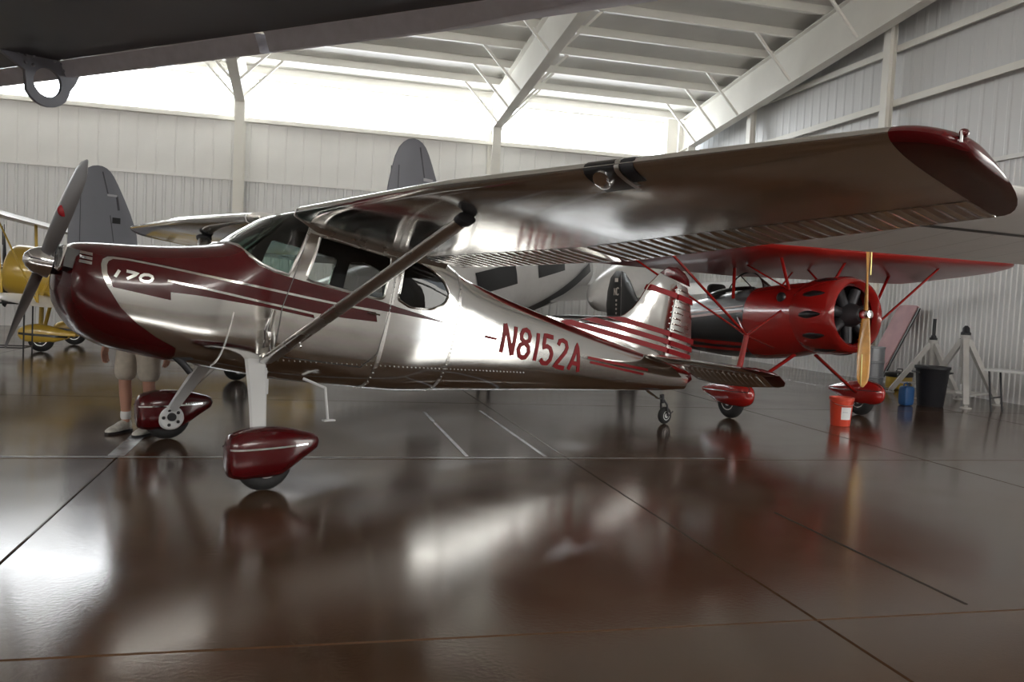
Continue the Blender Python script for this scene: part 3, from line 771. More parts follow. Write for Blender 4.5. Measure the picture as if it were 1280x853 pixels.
for sd in (1, -1):
    ps = lambda u, v_, w: FR(u, sd * v_, ZS + w)
    def pe(u, v_, w):
        du = u - 5.31; return FR(5.31 + du * math.cos(DRO) + w * math.sin(DRO) * 0, sd * v_, ZS - du * math.sin(DRO) + w)
    plate('stabilizer', [(4.70, .06), (4.76, .3), (4.95, 1.25), (5.30, 1.25), (5.30, .06)], .035, ps, ALU, ces, .08, .12)
    plate('elevator', [(5.315, .07), (5.315, 1.25), (5.62, 1.25), (5.70, .9), (5.74, .4), (5.66, .16)], .022, pe, ALU, ces, .08, .12)
    mb = MB()
    for i in range(14):
        y = .2 + i * .075
        for w in (.021, -.023): mb.tube([pe(5.35, y, w), pe(5.60, y, w * .8)], .007, 5)
    mb.build('elevator_bead', ALU, ces, 60)
    plate('stabilizer_tip', [(4.955, 1.255), (4.99, 1.40), (5.06, 1.46), (5.16, 1.49), (5.30, 1.50), (5.30, 1.255)], .034, ps, DKRED, ces, .06, .08)
    plate('elevator_tip', [(5.315, 1.255), (5.315, 1.50), (5.47, 1.49), (5.56, 1.43), (5.61, 1.33), (5.62, 1.255)], .022, pe, DKRED, ces, .06, .08)
plate('tail_cone', [(5.0, -.30), (5.66, -.33), (5.72, -.42), (5.60, -.52), (5.0, -.60)], .085, pf, DKRED, ces, .06, .2)
# ---- tail wheel
tw = Vector((-5.08, 0, 0))
mb = MB(); mb.tube([FR(4.95, 0, -.68), FR(5.15, 0, -.74), tw + Vector((.06, 0, .31))], [.028, .026, .022], 8, .5); mb.build('tail_spring', CHROME, ces)
mb = MB()
for sd in (1, -1): mb.tube([tw + Vector((.06, sd * .012, .32)), tw + Vector((.02, sd * .05, .24)), tw + Vector((0, sd * .052, .10))], .013, 7)
mb.tube([tw + Vector((.07, 0, .36)), tw + Vector((.05, 0, .26))], .028, 10); mb.tube([tw + Vector((.0, .06, .1)), tw + Vector((-.08, .06, .16))], .007, 6); mb.build('tail_wheel_fork', DKSTEEL, ces)
def wheel(name, c, r, w, par, hubm=ALU_DULL, ax=(0, 1, 0), tm=None):
    mb = MB(); prof = []
    for k in range(13):
        t = PI * k / 12; prof.append((-w / 2 * math.cos(t) * (1 if abs(math.cos(t)) < .9 else 1), r - .38 * r * (1 - math.sin(t))))
    mb.lathe([(-w * .42, r * .52)] + prof + [(w * .42, r * .52)], c, ax, 28); o = mb.build(name, tm or RUBBER, par, 60)
    mb = MB(); mb.lathe([(-w * .46, .01), (-w * .47, r * .2), (-w * .40, r * .3), (-w * .43, r * .55), (w * .43, r * .55), (w * .40, r * .3), (w * .47, r * .2), (w * .46, .01)], c, ax, 24); mb.build('wheel_hub', hubm, o, 40)
    return o
wheel('tail_wheel', tw + Vector((0, 0, .105)), .105, .075, ces, WHITE)
# ---- main gear
WX = .43
for sd in (1, -1):
    P0, P1 = FR(-.02, sd * .43, -1.18), Vector((WX + .01, sd * 1.02, .25))
    mb = MB(); R = []
    for i in range(9):
        u = i / 8; p = P0.lerp(P1, u) + Vector((0, sd * .03 * math.sin(PI * u), .0)); w = .085 - .035 * u; tk = .016
        R.append([p + Vector((w, 0, 0)), p + Vector((w * .8, sd * tk, tk * .6)), p + Vector((-w * .8, sd * tk, tk * .6)), p + Vector((-w, 0, 0)), p + Vector((-w * .8, -sd * tk, -tk * .6)), p + Vector((w * .8, -sd * tk, -tk * .6))])
    mb.rings(R); leg = mb.build('gear_leg', WHITE, ces, 40)
    mb = MB(); mb.tube([P1.lerp(P0, .9) + Vector((-.075, sd * .03, 0)), P1.lerp(P0, .05) + Vector((-.05, sd * .02, 0))], .006, 6); mb.build('brake_line', WHITE, leg)
    wheel('main_wheel', Vector((WX, sd * 1.12, .205)), .205, .15, ces)
    pfr = Frame(0, 0, WX)
    pt = [(-.27, .36, .17, .055, 2.6), (-.262, .39, .13, .085, 2.7), (-.23, .415, .105, .11, 2.8), (-.15, .44, .095, .13, 2.9), (-.03, .45, .095, .137, 3.0), (.08, .446, .10, .134, 2.9), (.17, .435, .14, .122, 2.7), (.27, .41, .205, .095, 2.5), (.36, .385, .26, .065, 2.4), (.395, .365, .285, .045, 2.4), (.405, .345, .305, .02, 2.3)]
    ps_ = Skin(pt, pfr); R = []
    for i in range(31):
        a = -.27 + .675 * i / 30; R.append([pfr(*ps_.raw(a, 2 * PI * k / 28)) + Vector((0, sd * 1.12, 0)) for k in range(28)])
    pant = MB().rings(R).build('wheel_pant', DKRED, ces, 60)
    mb = MB()
    for s2 in (1, -1):
        L = []
        for i in range(31):
            a = -.265 + .55 * i / 30
            for dz in (-.006, .006): L.append(pfr(*ps_.raw(a, s2 * ps_.phi(a, .315 + .01 * i / 30 + dz), .004)) + Vector((0, sd * 1.12, 0)))
        mb.add(L, [(2 * i, 2 * i + 1, 2 * i + 3, 2 * i + 2) for i in range(30)])
    mb.build('chrome_stripe', CHROME, pant)
    mb = MB(); c = Vector((WX, sd * (1.12 - .135), .215)); mb.lathe([(-.004, .005), (-.004, .10), (.01, .115), (.03, .118)], c, (0, sd, 0), 24); fl = mb.build('axle_flange', WHITE, pant, 40)
    mb = MB(); mb.lathe([(-.03, .01), (-.03, .035), (.0, .04)], c + Vector((0, 0, .005)), (0, sd, 0), 14)
    for k in range(5): mb.ball(c + Vector((.07 * math.cos(k * 1.256), -sd * .008, .07 * math.sin(k * 1.256))), .016, 6)
    mb.build('axle_bolts', DKSTEEL, fl, 40)
    mb = MB()
    for k in range(6):
        a = .12 + k * .022; L = [pfr(*ps_.raw(a + da, -sd * ps_.phi(a + da, .32 + dz), .005)) + Vector((0, sd * 1.12, 0)) for da, dz in ((0, 0), (.012, 0), (.014, .018), (.002, .018))]
        mb.add(L, [(0, 1, 2, 3)])
    mb.build('pant_lettering', WHITE, pant, 0)
# ---- belly fittings
mb = MB(); mb.tube([FR(-.62, .28, -1.24), FR(-.50, .29, -1.32), FR(-.44, .29, -1.37)], .026, 10); mb.build('exhaust_pipe', DKSTEEL, ces)
mb = MB(); mb.tube([FR(.42, .40, -1.26), FR(.58, .50, -1.30), FR(.66, .50, -1.55)], .012, 8); mb.box(FR(.67, .50, -1.555), (.10, .05, .012)); mb.build('boarding_step', WHITE, ces)
mb = MB(); mb.box(FR(.14, .32, -1.38), (.06, .05, .12)); mb.build('fuel_drain', WHITE, ces, 0)
mb = MB(); mb.tube([FR(.0, .545, -.78), FR(-.01, .575, -.95), FR(.03, .56, -1.12)], [.012, .03, .02], 8, .5); mb.build('hinge_fairing', CHROME, ces)
# ---- cabin interior
def pillow(mb, c, s, R=None, n=4.0, seg=16):
    rings_ = []
    e = 2 / n; pw = lambda x: math.copysign(abs(x) ** e, x)
    for i in range(1, seg):
        t = -PI / 2 + PI * i / seg
        r_ = []
        for k in range(seg):
            p = 2 * PI * k / seg
            q = Vector((s[0] / 2 * pw(math.cos(t)) * pw(math.cos(p)), s[1] / 2 * pw(math.cos(t)) * pw(math.sin(p)), s[2] / 2 * pw(math.sin(t))))
            r_.append(Vector(c) + (R @ q if R is not None else q))
        rings_.append(r_)
    return mb.rings(rings_)
RP = Matrix.Rotation(-CTH, 3, 'Y')
for sd in (1, -1):
    mb = MB(); pillow(mb, FR(.42, sd * .25, -.88), (.48, .44, .16), RP); pillow(mb, FR(.66, sd * .25, -.72), (.13, .42, .48), Matrix.Rotation(-CTH - .15, 3, 'Y')); mb.build('front_seat', DARKIN, ces, 60)
mb = MB(); pillow(mb, FR(1.25, 0, -.88), (.48, .9, .16), RP); pillow(mb, FR(1.52, 0, -.70), (.12, .84, .42), Matrix.Rotation(-CTH - .25, 3, 'Y')); mb.build('rear_bench', DARKIN, ces, 60)
mb = MB(); mb.box(FR(-.20, 0, -.60), (.10, .96, .30), RP); ip = mb.build('instrument_panel', BLACK, ces, 0)
mb = MB(); mb.tube([FR(-.22, .12, -.42), FR(.16, .03, .03)], .014, 8); mb.tube([FR(-.22, -.12, -.42), FR(.16, -.03, .03)], .014, 8); mb.build('windshield_brace', ALU, ces)
for sd in (1, -1):
    mb = MB(); c = FR(.05, sd * .25, -.52); mb.tube([FR(-.14, sd * .25, -.58), c], .014, 8); mb.tube([c + Vector((0, -.14, .06)), c + Vector((0, -.15, -.02)), c + Vector((0, -.08, -.06)), c + Vector((0, .08, -.06)), c + Vector((0, .15, -.02)), c + Vector((0, .14, .06))], .014, 8); mb.build('control_wheel', BLACK, ces)
# ================================================================== radial-engined parasol aeroplanes (red and yellow)
def radial_plane(root, fr, M, prop_th=0.0, lower=False, letters=None, span=4.5, gear_l=1.2, zwing=.98, prop_len=.92, wheel_z=None, ground=None, slots=True, chord=2.0, inc=.03):
    """a aft of the propeller hub, y left, z above the thrust line"""
    tab = [(.80, .47, -.49, .47, 2.05), (1.2, .47, -.55, .46, 2.2), (1.7, .46, -.58, .45, 2.4), (2.4, .42, -.55, .42, 2.4), (3.4, .33, -.44, .33, 2.3), (4.6, .22, -.26, .19, 2.2), (5.7, .13, -.09, .06, 2.1)]
    s = Skin(tab, fr)
    def tube_part(nm, a0, a1, m, n=24):
        R = [[fr(*s.raw(a0 + (a1 - a0) * i / n, 2 * PI * k / 32)) for k in range(32)] for i in range(n + 1)]
        return MB().rings(R).build(nm, m, root, 50)
    tube_part('forward_fuselage', .80, 1.75, M['nose'], 8)
    rear = tube_part('rear_fuselage', 1.75, 5.7, M['body'])
    mb = MB()
    for sd in (1, -1):
        s.ribbon(mb, [(1.77, .10), (3.0, .06), (4.6, .02)], .035, .006, sd, .1); s.ribbon(mb, [(1.77, .17), (3.0, .12), (4.6, .06)], .02, .006, sd, .1)
    mb.build('side_stripe', M['trim'], rear, 60)
    mb = MB()
    for sd in (1, -1): s.ribbon(mb, [(1.77, -.42), (3.0, -.34), (4.6, -.17)], .13, .005, sd, .1)
    mb.build('lower_stripe', M['nose'], rear, 60)
    # cowl ring
    ax = fr(1, 0, 0) - fr(0, 0, 0)
    mb = MB(); mb.lathe([(.22, .375), (.14, .40), (.115, .43), (.14, .465), (.22, .492), (.40, .51), (.70, .505), (.84, .47), (.84, .44), (.6, .46), (.3, .44), (.24, .40)], fr(0, 0, 0), ax, 40, False); cowl = mb.build('cowl', M['nose'], root, 60)
    mb = MB(); mb.lathe([(.40, .02), (.40, .44)], fr(0, 0, 0), ax, 28); mb.build('cowl_interior', BLACK, cowl, 0)
    for k in range(7):
        an = 2 * PI * (k + .5) / 7; mb = MB(); c = Vector((0, math.sin(an), math.cos(an)))
        mb.tube([fr(.30, .14 * c.y, .14 * c.z), fr(.30, .36 * c.y, .36 * c.z)], .07, 10); mb.build('engine_cylinder', DKSTEEL, cowl, 40)
    mb = MB(); mb.lathe([(.05, .03), (.06, .09), (.2, .15), (.36, .17)], fr(0, 0, 0), ax, 20); mb.build('crankcase', DKSTEEL, cowl, 40)
    if slots:
        for k in range(11):
            an = 2 * PI * (k + .25) / 11; R = []
            for i in range(9):
                u = i / 8; a = .27 + .36 * u; w = .056 * math.sin(PI * min(1, .15 + .85 * (1 - u))) + .004; h = .028 * math.sin(PI * (.1 + .8 * (1 - u)))
                rad = .505; r_ = []
                for j in range(7):
                    t = -1 + 2 * j / 6; ang = an + t * w / rad; rr = rad + h * (1 - t * t) - .006
                    r_.append(fr(a, rr * math.sin(ang), rr * math.cos(ang)))
                R.append(r_)
            MB().rings(R, False, False).build('cowl_blister', M['slot'], cowl, 60)
        mb = MB()
        for sd in (1, -1):
            c = fr(*s.raw(1.05, sd * .95, .004)); mb.ball(c, .075, 12, 1.1, .5, 1.0)
        mb.build('cooling_vent', M['slot'], root)
    # propeller
    mb = MB(); mb.lathe([(-.08, .01), (-.075, .05), (-.02, .065), (.06, .07)], fr(0, 0, 0), ax, 18); mb.build('propeller_hub', CHROME, root, 40)
    for th in (prop_th, prop_th + PI):
        b = blade(th, prop_len, 'propeller_blade', root, fr, 0, 0, M['prop'], .19, .03)
        tipm = MB(); d = Vector((0, math.sin(th), math.cos(th)))
        tipm.tube([fr(-.012, prop_len * u * d.y + .045 * math.cos(th), prop_len * u * d.z - .045 * math.sin(th)) for u in (.55, .75, .93, .985)], [.008, .009, .008, .004], 6); tipm.build('blade_edging', M['edge'], b)
    # wing
    def wing(nm, z0, a0, ch, half, dih, m, tipm):
        for sd in (1, -1):
            R = []; ys = [.0 if z0 > 0 else .40] + [half * k / 6 for k in range(1, 6)] + [half - .5, half - .3, half - .15, half - .05, half]
            for y in ys:
                u = max(0, (y - (half - .6)) / .6); sc = math.sqrt(max(.01, 1 - u * u)); la = a0 + .45 * ch * (1 - sc); c = ch * sc
                ring_ = []
                for up, xs in ((1, [1, .85, .7, .5, .35, .2, .1, .04, .01, 0]), (-1, [.01, .04, .1, .2, .35, .5, .7, .85])):
                    for x in xs:
                        yc, yt = foil(x); ring_.append(fr(la + x * c, sd * y, z0 + dih * y + (yc + up * yt * .9) * c - inc * x * c))
                R.append(ring_)
            MB().rings(R).build(nm, m, root, 50)
    wing('upper_wing', zwing, .50, chord, span, .018, M['wing'], None)
    if lower: wing('lower_wing', -.42, .80, .95, span - .9, .03, M['wing'], None)
    # cabane struts
    for sd in (1, -1):
        mb = MB(); mb.tube([fr(.95, sd * .36, .36), fr(.85, sd * .62, zwing - .03)], .026, 8, .6); mb.build('cabane_strut', M['nose'], root)
        mb = MB(); mb.tube([fr(.95, sd * .36, .36), fr(1.65, sd * .62, zwing - .05)], .020, 8, .6); mb.build('cabane_strut', M['nose'], root)
        mb = MB(); mb.tube([fr(2.05, sd * .36, .30), fr(1.75, sd * .60, zwing - .05)], .024, 8, .6); mb.build('cabane_strut', M['nose'], root)
        # outrigger gear
        wg = Vector((0, sd * gear_l, 0)); J = Vector((.05, sd * (gear_l - .15), 1.10))
        mb = MB(); mb.tube([J, Vector((.02, sd * (gear_l - .02), .34))], [.035, .045], 10); mb.build('oleo_strut', M['nose'], root)
        for p in (fr(1.0, sd * .40, .10), fr(1.9, sd * .40, .02), fr(1.2, sd * .38, -.42)):
            mb = MB(); mb.tube([J, p], .022, 8, .6); mb.build('gear_brace', M['nose'], root)
        mb = MB(); mb.tube([Vector((.0, sd * (gear_l - .06), .30)), fr(1.0, sd * .2, -.52)], .035, 8, .6); mb.build('gear_leg', M['nose'], root)
        if not lower:
            for aa in (.85, 1.75):
                mb = MB(); mb.tube([J, fr(aa, sd * 2.6, zwing + .0)], .024, 8, .6); mb.build('lift_strut', M['nose'], root)
        else:
            for aa, bb in ((.75, 1.0), (1.35, 1.55), (.75, 1.55)):
                mb = MB(); mb.tube([fr(aa, sd * 2.9, zwing + .02), fr(bb, sd * 2.7, -.34)], .024, 8, .6); mb.build('interplane_strut', M['nose'], root)
        wheel('main_wheel', Vector((0, sd * gear_l, .23)), .23, .15, root)
        pt = [(-.40, .40, .28, .02, 2.2), (-.36, .44, .23, .07, 2.3), (-.25, .49, .18, .11, 2.4), (-.05, .52, .16, .125, 2.5), (.15, .49, .17, .115, 2.4), (.40, .42, .24, .07, 2.2), (.58, .36, .30, .02, 2.2)]
        pfr = Frame(0, 0, 0); ps_ = Skin(pt, pfr)
        R = [[pfr(*ps_.raw(-.40 + .98 * i / 24, 2 * PI * k / 24)) + wg for k in range(24)] for i in range(25)]
        pant = MB().rings(R).build('wheel_pant', M['pant'], root, 60)
        mb = MB()
        for s2 in (1, -1):
            L = []
            for i in range(25):
                a = -.37 + .92 * i / 24; zc = M['stripe_z'] + (.0 if i < 6 else 0)
                for dz in (-M['stripe_h'], M['stripe_h']):
                    z = min(max(zc + dz - .05 * i / 24, interp(pt, a)[1] + .004), interp(pt, a)[0] - .004)
                    L.append(pfr(*ps_.raw(a, s2 * ps_.phi(a, z), .004)) + wg)
            mb.add(L, [(2 * i, 2 * i + 1, 2 * i + 3, 2 * i + 2) for i in range(24)])
        mb.build('pant_stripe', BLACK, pant, 60)
    # windscreen, cockpit rim
    mb = MB(); R = []
    for (a, hw, h) in ((1.75, .40, .02), (1.95, .38, .20), (2.08, .34, .30)):
        R.append([fr(a + .12 * (1 - math.cos(t)), hw * math.sin(t), .40 + h * max(.25, math.cos(t)) - .04 * (1 - math.cos(t))) for t in [(-1 + 2 * k / 14) * 1.35 for k in range(15)]])
    mb.rings(R, False, False); wsn = mb.build('windscreen', GLASS, root, 60)
    mb = MB(); mb.tube(R[2], .010, 6); mb.tube([R[0][4], R[2][4]], .008, 6); mb.tube([R[0][10], R[2][10]], .008, 6); mb.build('screen_frame', BLACK, wsn)
    mb = MB(); mb.tube([fr(2.5 + .42 * math.cos(t), .27 * math.sin(t), .415 - .05 * math.cos(t)) for t in [2 * PI * k / 20 for k in range(21)]], .03, 8); mb.build('cockpit_rim', BLACK, root)
    mb = MB(); pillow(mb, fr(2.85, 0, .46), (.1, .34, .24)); mb.build('headrest', DARKIN, root, 60)
    # tail
    pv = lambda u, v_, w: fr(u, w, v_); ph = lambda u, v_, w: fr(u, v_, .12 + w)
    finp = plate('fin', [(4.75, .18), (5.0, .48), (5.22, .80), (5.40, .97), (5.50, 1.0), (5.50, .05), (5.2, .05)], .03, pv, M['tail'], root, .1, .1)
    rudp = plate('rudder', [(5.52, 1.0), (5.68, 1.02), (5.86, .90), (5.96, .66), (6.0, .4), (5.95, .05), (5.80, -.12), (5.52, -.08)], .028, pv, M['tail'], root, .1, .1)
    for sd in (1, -1):
        plate('tailplane', [(4.85, sd * .1), (5.15, sd * .8), (5.3, sd * 1.25), (5.5, sd * 1.42), (5.72, sd * 1.38), (5.86, sd * 1.05), (5.88, sd * .1)], .025, ph, M['tailplane'], root, .12, .1)
    if letters:
        mb = MB()
        for sd in (1, -1):
            for n_, ch in enumerate(letters):
                for st in GLYPH[ch]:
                    for (p, q) in zip(st[:-1], st[1:]):
                        P, Q = [fr(5.62 + sd * (-.075 + n_ * .085 + e[0] * .13), sd * .031, .56 + e[1] * .13) for e in (p, q)]
                        mb.beam(P, Q, .004, .022, up=(0, 0, 1) if abs(p[1] - q[1]) < .5 else (1, 0, 0))
            for z in (.46, .38, .30, .22): mb.box(fr(5.62, sd * .031, z), (.045, .004, .04))
            mb.box(fr(5.62, sd * .031, .84), (.10, .004, .07))
        tag(mb.build('rudder_lettering', mat('pale_lettering', (.6, .55, .5), .5), rudp, 0), kind='stuff')
    mb = MB(); q = fr(5.45, 0, -.16); gx = q.x
    mb.tube([fr(5.2, 0, -.15), Vector((gx, 0, .22))], .02, 8); mb.build('tail_skid_strut', DKSTEEL, root)
    wheel('tail_wheel', Vector((gx, 0, .10)), .10, .07, root)
MR = dict(nose=ORED, body=BLACK, trim=mat('pale_pink_pinstripe', (.55, .38, .36), .4), slot=BLACK, prop=WOOD, edge=BRASS, wing=OREDW, pant=ORED, tail=BLACK, tailplane=BLACK, stripe_z=.455, stripe_h=.075)
redp = thing('airplane', 'bright red and black radial-engined airplane with wooden propeller and high red wing', 'airplane', (3.99, 11.56, 0), math.atan2(-.895, .447))
radial_plane(redp, Frame(.075, 1.45, 1.02), MR, prop_th=.05, letters='NC', span=4.25, zwing=.86, inc=.09)
MY = dict(nose=YELLOW, body=YELLOW, trim=BLACK, slot=YELLOW, prop=DKSTEEL, edge=DKSTEEL, wing=YWING, pant=YELLOW, tail=YELLOW, tailplane=YELLOW, stripe_z=.335, stripe_h=.022)
yel = thing('airplane', 'yellow biplane with cream wings and yellow wheel pants with black stripe', 'airplane', (-8.95, 16.6, 0), math.atan2(-.2, -.98))
radial_plane(yel, Frame(.17, 1.55, 1.0), MY, prop_th=.5, lower=True, span=4.5, gear_l=1.0, zwing=.92, slots=False, chord=1.1)

# ================================================================== grey twin-tailed transport with white fuselage
twin = thing('airplane', 'large twin-tailed airplane with rounded grey fins and white fuselage behind the silver airplane', 'airplane', (-4.15, 12.45, 0), math.atan2(.83, .56))
TF = Frame(.1974, 2.65, 10.3)
ttab = [(.0, -.25, -.55, .15, 2.1), (.15, -.02, -.72, .38, 2.1), (.6, .25, -.86, .62, 2.2), (1.3, .55, -.93, .80, 2.3), (2.0, .82, -.95, .90, 2.4), (3.0, .92, -.95, .94, 2.5), (5.0, .90, -.92, .94, 2.5), (7.0, .78, -.62, .72, 2.4), (9.0, .58, -.12, .36, 2.2), (10.6, .42, .12, .10, 2.1)]
ts = Skin(ttab, TF)
R = [[TF(*ts.raw(10.6 * i / 60, 2 * PI * k / 40)) for k in range(40)] for i in range(61)]
tfus = MB().rings(R).build('fuselage', TWINW, twin, 50)
for a, w in ((2.4, 1.1), (4.3, 1.3), (6.4, .8)):
    poly = ts.uv([(a, .34), (a + w, .32), (a + w, -.09), (a, -.08)])
    for sd in (1, -1): ts.patch('cabin_window', poly, BLACK, twin, .02, .08, (sd,), raw=True)
mb = MB()
for sd in (1, -1): ts.ribbon(mb, [(3.9, -.80), (3.2, -.72), (2.6, -.60), (2.0, -.45), (1.4, -.30), (.9, -.22)], .22, .025, sd, .08)
mb.build('swoosh_stripe', TWINS, tfus, 60)
ts.patch('cockpit_glass', [(.75, .20), (1.25, .46), (1.75, .62), (1.75, .25), (1.3, .12), (.8, .05)], BLACK, twin, .006, .08)
def fin_outline():
    return smooth_poly([(-.61, 2.1), (-.585, 2.5), (-.53, 2.80), (-.42, 3.14), (-.26, 3.29), (-.09, 3.33), (.07, 3.28), (.19, 3.13), (.37, 2.79), (.51, 2.5), (.64, 2.1), (.62, 1.5), (.42, 1.0), (0, .84), (-.42, 1.0), (-.60, 1.5)], 1)
for sd in (1, -1):
    Y = sd * 3.5
    pt_ = lambda u, v_, w: Vector((u, Y + w, v_))
    fo = fin_outline(); fn = plate('tail_fin', fo, .06, pt_, GREYP, twin, .12, .14)
    for w in (.061, -.061):
        mb = MB()
        mb.box(Vector((-.44, Y + w, 2.35)), (.012, .004, 1.2)); mb.beam(Vector((-.07, Y + w, 3.22)), Vector((.03, Y + w, 2.86)), .004, .022, (1, 0, 0)); mb.beam(Vector((.08, Y + w, 2.5)), Vector((.15, Y + w, 2.05)), .004, .016, (1, 0, 0))
        mb.build('rudder_seam', GREYD, fn, 0)
        mb = MB(); mb.box(Vector((.10, Y + w * 1.1, 2.84)), (.17, .012, .035)); mb.build('tab_horn', mat('pale_grey_metal', (.45, .45, .48), .5), fn, 0)
        mb = MB(); mb.beam(Vector((.19, Y + w * 1.05, 2.83)), Vector((.23, Y + w * 1.05, 2.60)), .01, .035, (1, 0, 0)); mb.build('tab_rod', GREYD, fn, 0)
        mb = MB(); mb.box(Vector((.19, Y + w * 1.05, 2.42)), (.14, .012, .10)); mb.build('tab_bracket', BLACK, fn, 0)
plate('tailplane', [(-.55, -3.5), (-.55, 3.5), (.35, 3.5), (.7, 0), (.35, -3.5)], .07, lambda u, v_, w: Vector((u, v_, 1.35 + w)), GREYP, twin, .25, .2)
wheel('tail_wheel', Vector((.1, 0, .22)), .22, .16, twin)
mb = MB()
for sd in (1, -1): mb.tube([Vector((.1, sd * .11, .22)), Vector((.15, sd * .10, .5)), Vector((.3, 0, .9))], .03, 8)
mb.build('tail_wheel_fork', DKSTEEL, twin)
for sd in (1, -1):
    R = []
    for y, c, a0, z in ((.7, 1.9, .9, -.72), (2.2, 1.7, 1.0, -.62), (4.0, 1.3, 1.2, -.48), (5.0, .8, 1.4, -.40)):
        R.append([TF(a0 + x * c, sd * y, z + up * foil(x)[1] * c * 1.1) for up, xs in ((1, [1, .8, .6, .4, .2, .08, .02, 0]), (-1, [.02, .08, .2, .4, .6, .8])) for x in xs])
    MB().rings(R).build('wing', TWINW, twin, 50)
    mb = MB(); mb.lathe([(.4, .40), (.42, .52), (.6, .57), (1.7, .56), (2.2, .48), (2.8, .32), (3.2, .05)], TF(0, sd * 2.0, -.55), TF(1, 0, 0) - TF(0, 0, 0), 28); nc = mb.build('engine_nacelle', TWINW, twin, 50)
    g = TF(1.3, sd * 2.0, -.9)
    mb = MB()
    for e in (.16, -.16): mb.tube([g + Vector((0, e, .3)), Vector((g.x, g.y + e, .40))], .045, 8)
    mb.build('main_gear_strut', DKSTEEL, twin); wheel('main_wheel', Vector((g.x, g.y, .42)), .42, .26, twin)

# ================================================================== white wing reaching in from the right
wf = Vector((.46, -.888, 0)); wl_ = Vector((.888, .46, 0)); WT = Vector((1.9, 6.85, 1.985))
def wwp(k, x, up, ex=0.0):
    """k metres from the tip, x chord fraction from the front edge"""
    c = 1.6; yt = foil(x)[1] * .75
    return WT + wl_ * k + wf * (c * (1 - x)) + Vector((0, 0, .37 * (1 - x) + .012 * k + up * (yt + ex) * c))
wwing = thing('airplane_wing', 'plain white airplane wing seen from below at the right edge', 'wing')
R = []
for k in (0, 1, 2, 3, 4, 5, 6, 7):
    R.append([wwp(k, x, 1) for x in (1, .8, .6, .4, .2, .1, .04, .01, 0)] + [wwp(k, x, -1) for x in (.01, .04, .1, .2, .4, .6, .8)])
wskin = MB().rings(R).build('wing_skin', WWING, wwing, 50)
mb = MB(); mb.add([wwp(k, x, -1, .0025) for k in (0, 7) for x in (.40, .435)], [(0, 1, 3, 2)]); mb.build('flap_gap', BLACK, wwing, 0)
for k in range(14):
    mb = MB(); kk = .25 + k * .5; L = []
    for i in range(7):
        x = .45 + .54 * i / 6; L += [wwp(kk - .006, x, -1, .0015), wwp(kk + .006, x, -1, .0015)]
    mb.add(L, [(2 * i, 2 * i + 1, 2 * i + 3, 2 * i + 2) for i in range(6)]); mb.build('rib_tape', mat('off_white_rib_tape', (.50, .49, .47), .55), wwing, 0)

# ================================================================== dark wing over the camera
fgw = thing('airplane_wing', 'dark grey airplane wing hanging over the foreground with a drilled tie-down lug', 'wing')
E0, E1 = Vector((-2.22, 3.64, 0)), Vector((.345, 2.27, 0)); ed = (E1 - E0).normalized(); en = Vector((-ed.y, ed.x, 0)) * -1   # toward the camera side
if en.y > 0: en = -en
ZW = CAM_H + .80
def fw(u, c, z): return E0 + ed * u + en * c + Vector((0, 0, ZW + z))
L = (E1 - E0).length
R = []
for u in (-2.6, -1.5, 0, 1.5, L - .4, L - .1, L + .08, L + .3):
    dc = 0.0 if u < L - .1 else .02
    R.append([fw(u, .175 + dc, 0), fw(u, .5, -.025), fw(u, 1.2, -.05), fw(u, 2.0, -.03), fw(u, 2.4, .06), fw(u, 2.3, .2), fw(u, 1.4, .30), fw(u, .5, .16), fw(u, .17 + dc, .07)])
MB().rings(R).build('wing_skin', WARGREY, fgw, 40)
for (u0, u1) in ((-2.6, 1.62), (1.66, L + .0)):
    R = []
    for u in (u0, (u0 + u1) / 2, u1):
        tp = 0.0 if u < L - .3 else .035
        R.append([fw(u, .165, -.001), fw(u, .172, .001), fw(u, .03, .03), fw(u, .015, -.012 + tp * .3), fw(u, .12, -.050 + tp), fw(u, .14, -.052 + tp)])
    MB().rings(R).build('flap_strip', WARLIGHT, fgw, 30)
# bracket plate: at (62,100) in the picture
LUGM = mat('lug_grey_paint', (.30, .32, .38), .4)
bc = fw(.62, .21, .004)
mb = MB(); hole = [(.048 * math.cos(2 * PI * k / 24), -.085 + .048 * math.sin(2 * PI * k / 24)) for k in range(24)]
outer = [(-.155, .0), (.12, .0), (.12, -.012), (.095, -.07)] + [(.078 * math.cos(t), -.088 + .078 * math.sin(t)) for t in [-(.1 + k * .28) for k in range(10)]] + [(-.075, -.062), (-.155, -.02)]
Vb, rg = cdt(outer, [hole], .03); vs, fs = compact(Vb, rg[0]); n = len(vs)
bm_ = lambda p, w: bc - en * p[0] * 1.15 + Vector((0, 0, p[1] * 1.1)) - ed * w * (1 if ed.y > 0 else -1)
bnd = {}
for f in fs:
    for i in range(3): bnd[(f[i], f[(i + 1) % 3])] = 1
F = list(fs) + [tuple(i + n for i in f[::-1]) for f in fs] + [(b, a, a + n, b + n) for (a, b) in bnd if (b, a) not in bnd]
lug = finish('tie_down_lug', [bm_(p, .008) for p in vs] + [bm_(p, -.008) for p in vs], F, LUGM, fgw, 30)
mb = MB()
for (x, z) in ((-.125, -.012), (-.10, -.013), (-.075, -.012), (-.05, -.01), (-.075, -.038), (-.05, -.04), (.02, -.008), (.045, -.01), (.07, -.012), (.05, -.033)): mb.ball(bm_((x, z), .009), .0065, 8)
mb.build('rivets', LUGM, lug)
mb = MB(); mb.ball(fw(L + .02, .17, -.02), .014, 8); mb.tube([fw(L + .02, .17, .02), fw(L + .02, .17, -.03)], .006, 8); mb.build('hinge_bolt', DKSTEEL, fgw)
